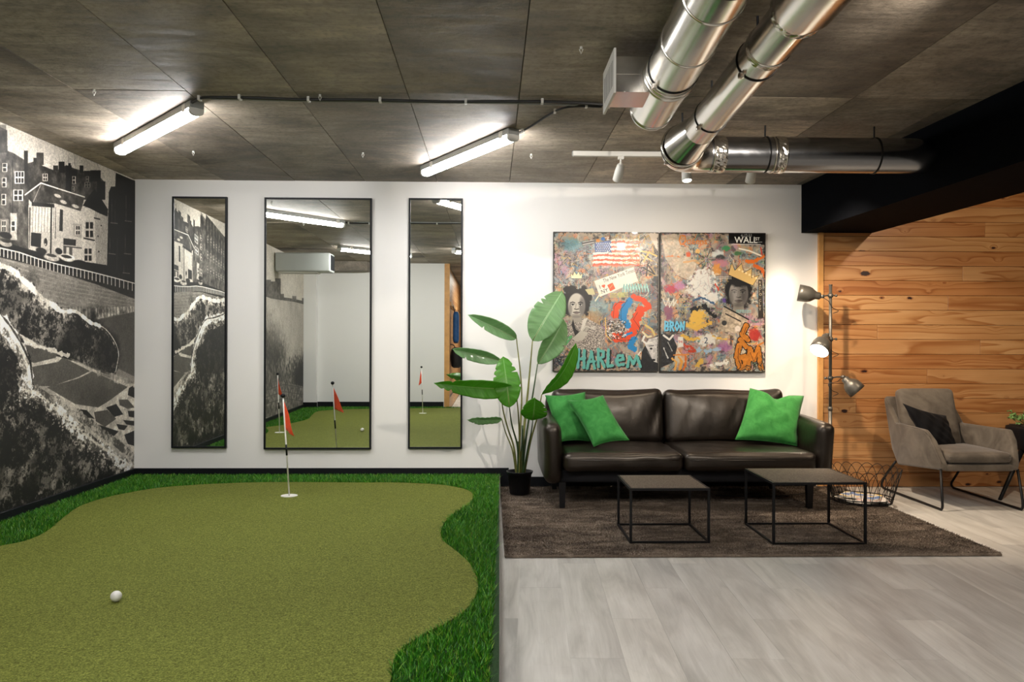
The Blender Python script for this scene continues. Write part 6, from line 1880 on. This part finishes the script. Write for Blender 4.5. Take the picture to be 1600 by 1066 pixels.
def magazine(x, y, z, rz, w, h, cols, label):
    t = thing('magazine', (x, y, z), label, 'magazine', 'magazines in the wire basket')
    c, s = math.cos(rz), math.sin(rz)
    def tr(p): return (x + p[0] * c - p[1] * s, y + p[0] * s + p[1] * c, z + p[2])
    v, f = box(-w / 2, w / 2, -h / 2, h / 2, 0, 0.008)
    mk('pages', ([tr(p) for p in v], f), M['paper'], t)
    nt = NT('magazine_cover')
    br = nt.noise(nt.coord('Object', (1, 1, 1), 9.0), 22, 2, 0.5)
    nt.set(nt.ramp(br, [(0.36, cols[0]), (0.48, cols[1]), (0.58, cols[2])], 'CONSTANT'), 0.3)
    v, f = box(-w / 2, w / 2, -h / 2, h / 2, 0.008, 0.0095)
    mk('cover', ([tr(p) for p in v], f), nt.mat, t)
magazine(bcx - 0.03, bcy - 0.01, BZ + 0.010, 0.35, 0.21, 0.28, ((.75, .72, .68), (.80, .78, .74), (.7, .66, .6)), 'white magazine lowest in the wire basket')
magazine(bcx + 0.04, bcy - 0.03, BZ + 0.0215, -0.25, 0.20, 0.26, ((.8, .78, .75), (.65, .25, .18), (.82, .80, .76)), 'white magazine with red marks in the middle of the basket pile')
magazine(bcx - 0.01, bcy + 0.0, BZ + 0.033, 0.9, 0.19, 0.25, ((.10, .22, .50), (.80, .78, .74), (.85, .60, .15)), 'blue and yellow magazine on top of the basket pile')
# the lamp's flex on the floor
cable('power_cord', [(lpx - 0.10, lpy - 0.03, 0.024), (lpx - 0.35, 5.70, 0.030), (lpx - 0.62, 5.62, 0.030), (lpx - 0.95, 5.66, 0.030)], 0.0035, 'thin black cord trailing from the lamp base under the sofa', 'cord')

# ------------------------------------------------------------------ plant stand at the right edge
hx, hy = W(1611, 700, 5.85)[0], 5.85
stand = thing('plant_stand', (hx, hy, 0), 'black planter on slim black legs at the right picture edge', 'planter')
ztp = W(1600, 664, hy)[2] - 0.005; zbt = W(1600, 703, hy)[2]
bevel(mk('planter_tub', soft_box((hx, hy, (ztp + zbt) / 2), (0.125, 0.125, (ztp - zbt) / 2), 0.02, n=6), M['pot'], stand, True), 0.001, 1)
mk('soil', box(hx - 0.10, hx + 0.10, hy - 0.10, hy + 0.10, ztp - 0.002, ztp + 0.003), M['soil'], stand)
foot1 = G(1562, 779, 0.012)
for tx, ty, bx2, by2 in ((hx - 0.19, hy - 0.0, foot1[0], foot1[1]), (hx - 0.09, hy - 0.09, hx - 0.10, hy - 0.12), (hx + 0.09, hy - 0.09, hx + 0.14, hy - 0.13), (hx + 0.09, hy + 0.09, hx + 0.13, hy + 0.13)):
    if tx < hx - 0.15:
        mk('leg', tube([(hx - 0.10, hy - 0.05, zbt + 0.01), (bx2, by2, 0.0)], [0.020, 0.012], 10), M['black_metal'], stand, True)
    else:
        mk('leg', tube([(tx, ty, zbt + 0.01), (bx2, by2, 0.0)], [0.015, 0.011], 10), M['black_metal'], stand, True)
pl2 = thing('small_plant', (hx, hy, ztp), 'small bushy variegated plant in the black planter at right edge', 'plant')
rs = np.random.RandomState(17)
for k in range(40):
    a, el_ = rs.uniform(0, 2 * PI), rs.uniform(0.15, 1.3)
    r0 = rs.uniform(0.01, 0.07)
    b0 = np.array([hx - 0.02 + r0 * math.cos(a), hy + r0 * math.sin(a), ztp + rs.uniform(0.0, 0.05)])
    d = np.array([math.cos(a) * math.cos(el_), math.sin(a) * math.cos(el_), math.sin(el_) * 0.8])
    e1 = b0 + d * rs.uniform(0.03, 0.07)
    o_ = leaf(e1, e1 + d * rs.uniform(0.045, 0.07) + np.array([0, 0, -0.012]), rs.uniform(0.026, 0.036), (0.1 * math.cos(a), -0.3, 1), 0.3, 0.006, 'small_leaf', seed=k, parent=pl2, thick=0.0008)
    mk('stem', tube([tuple(b0 - np.array([0, 0, 0.004])), tuple(e1)], 0.0014, 5), M['stem'], pl2)
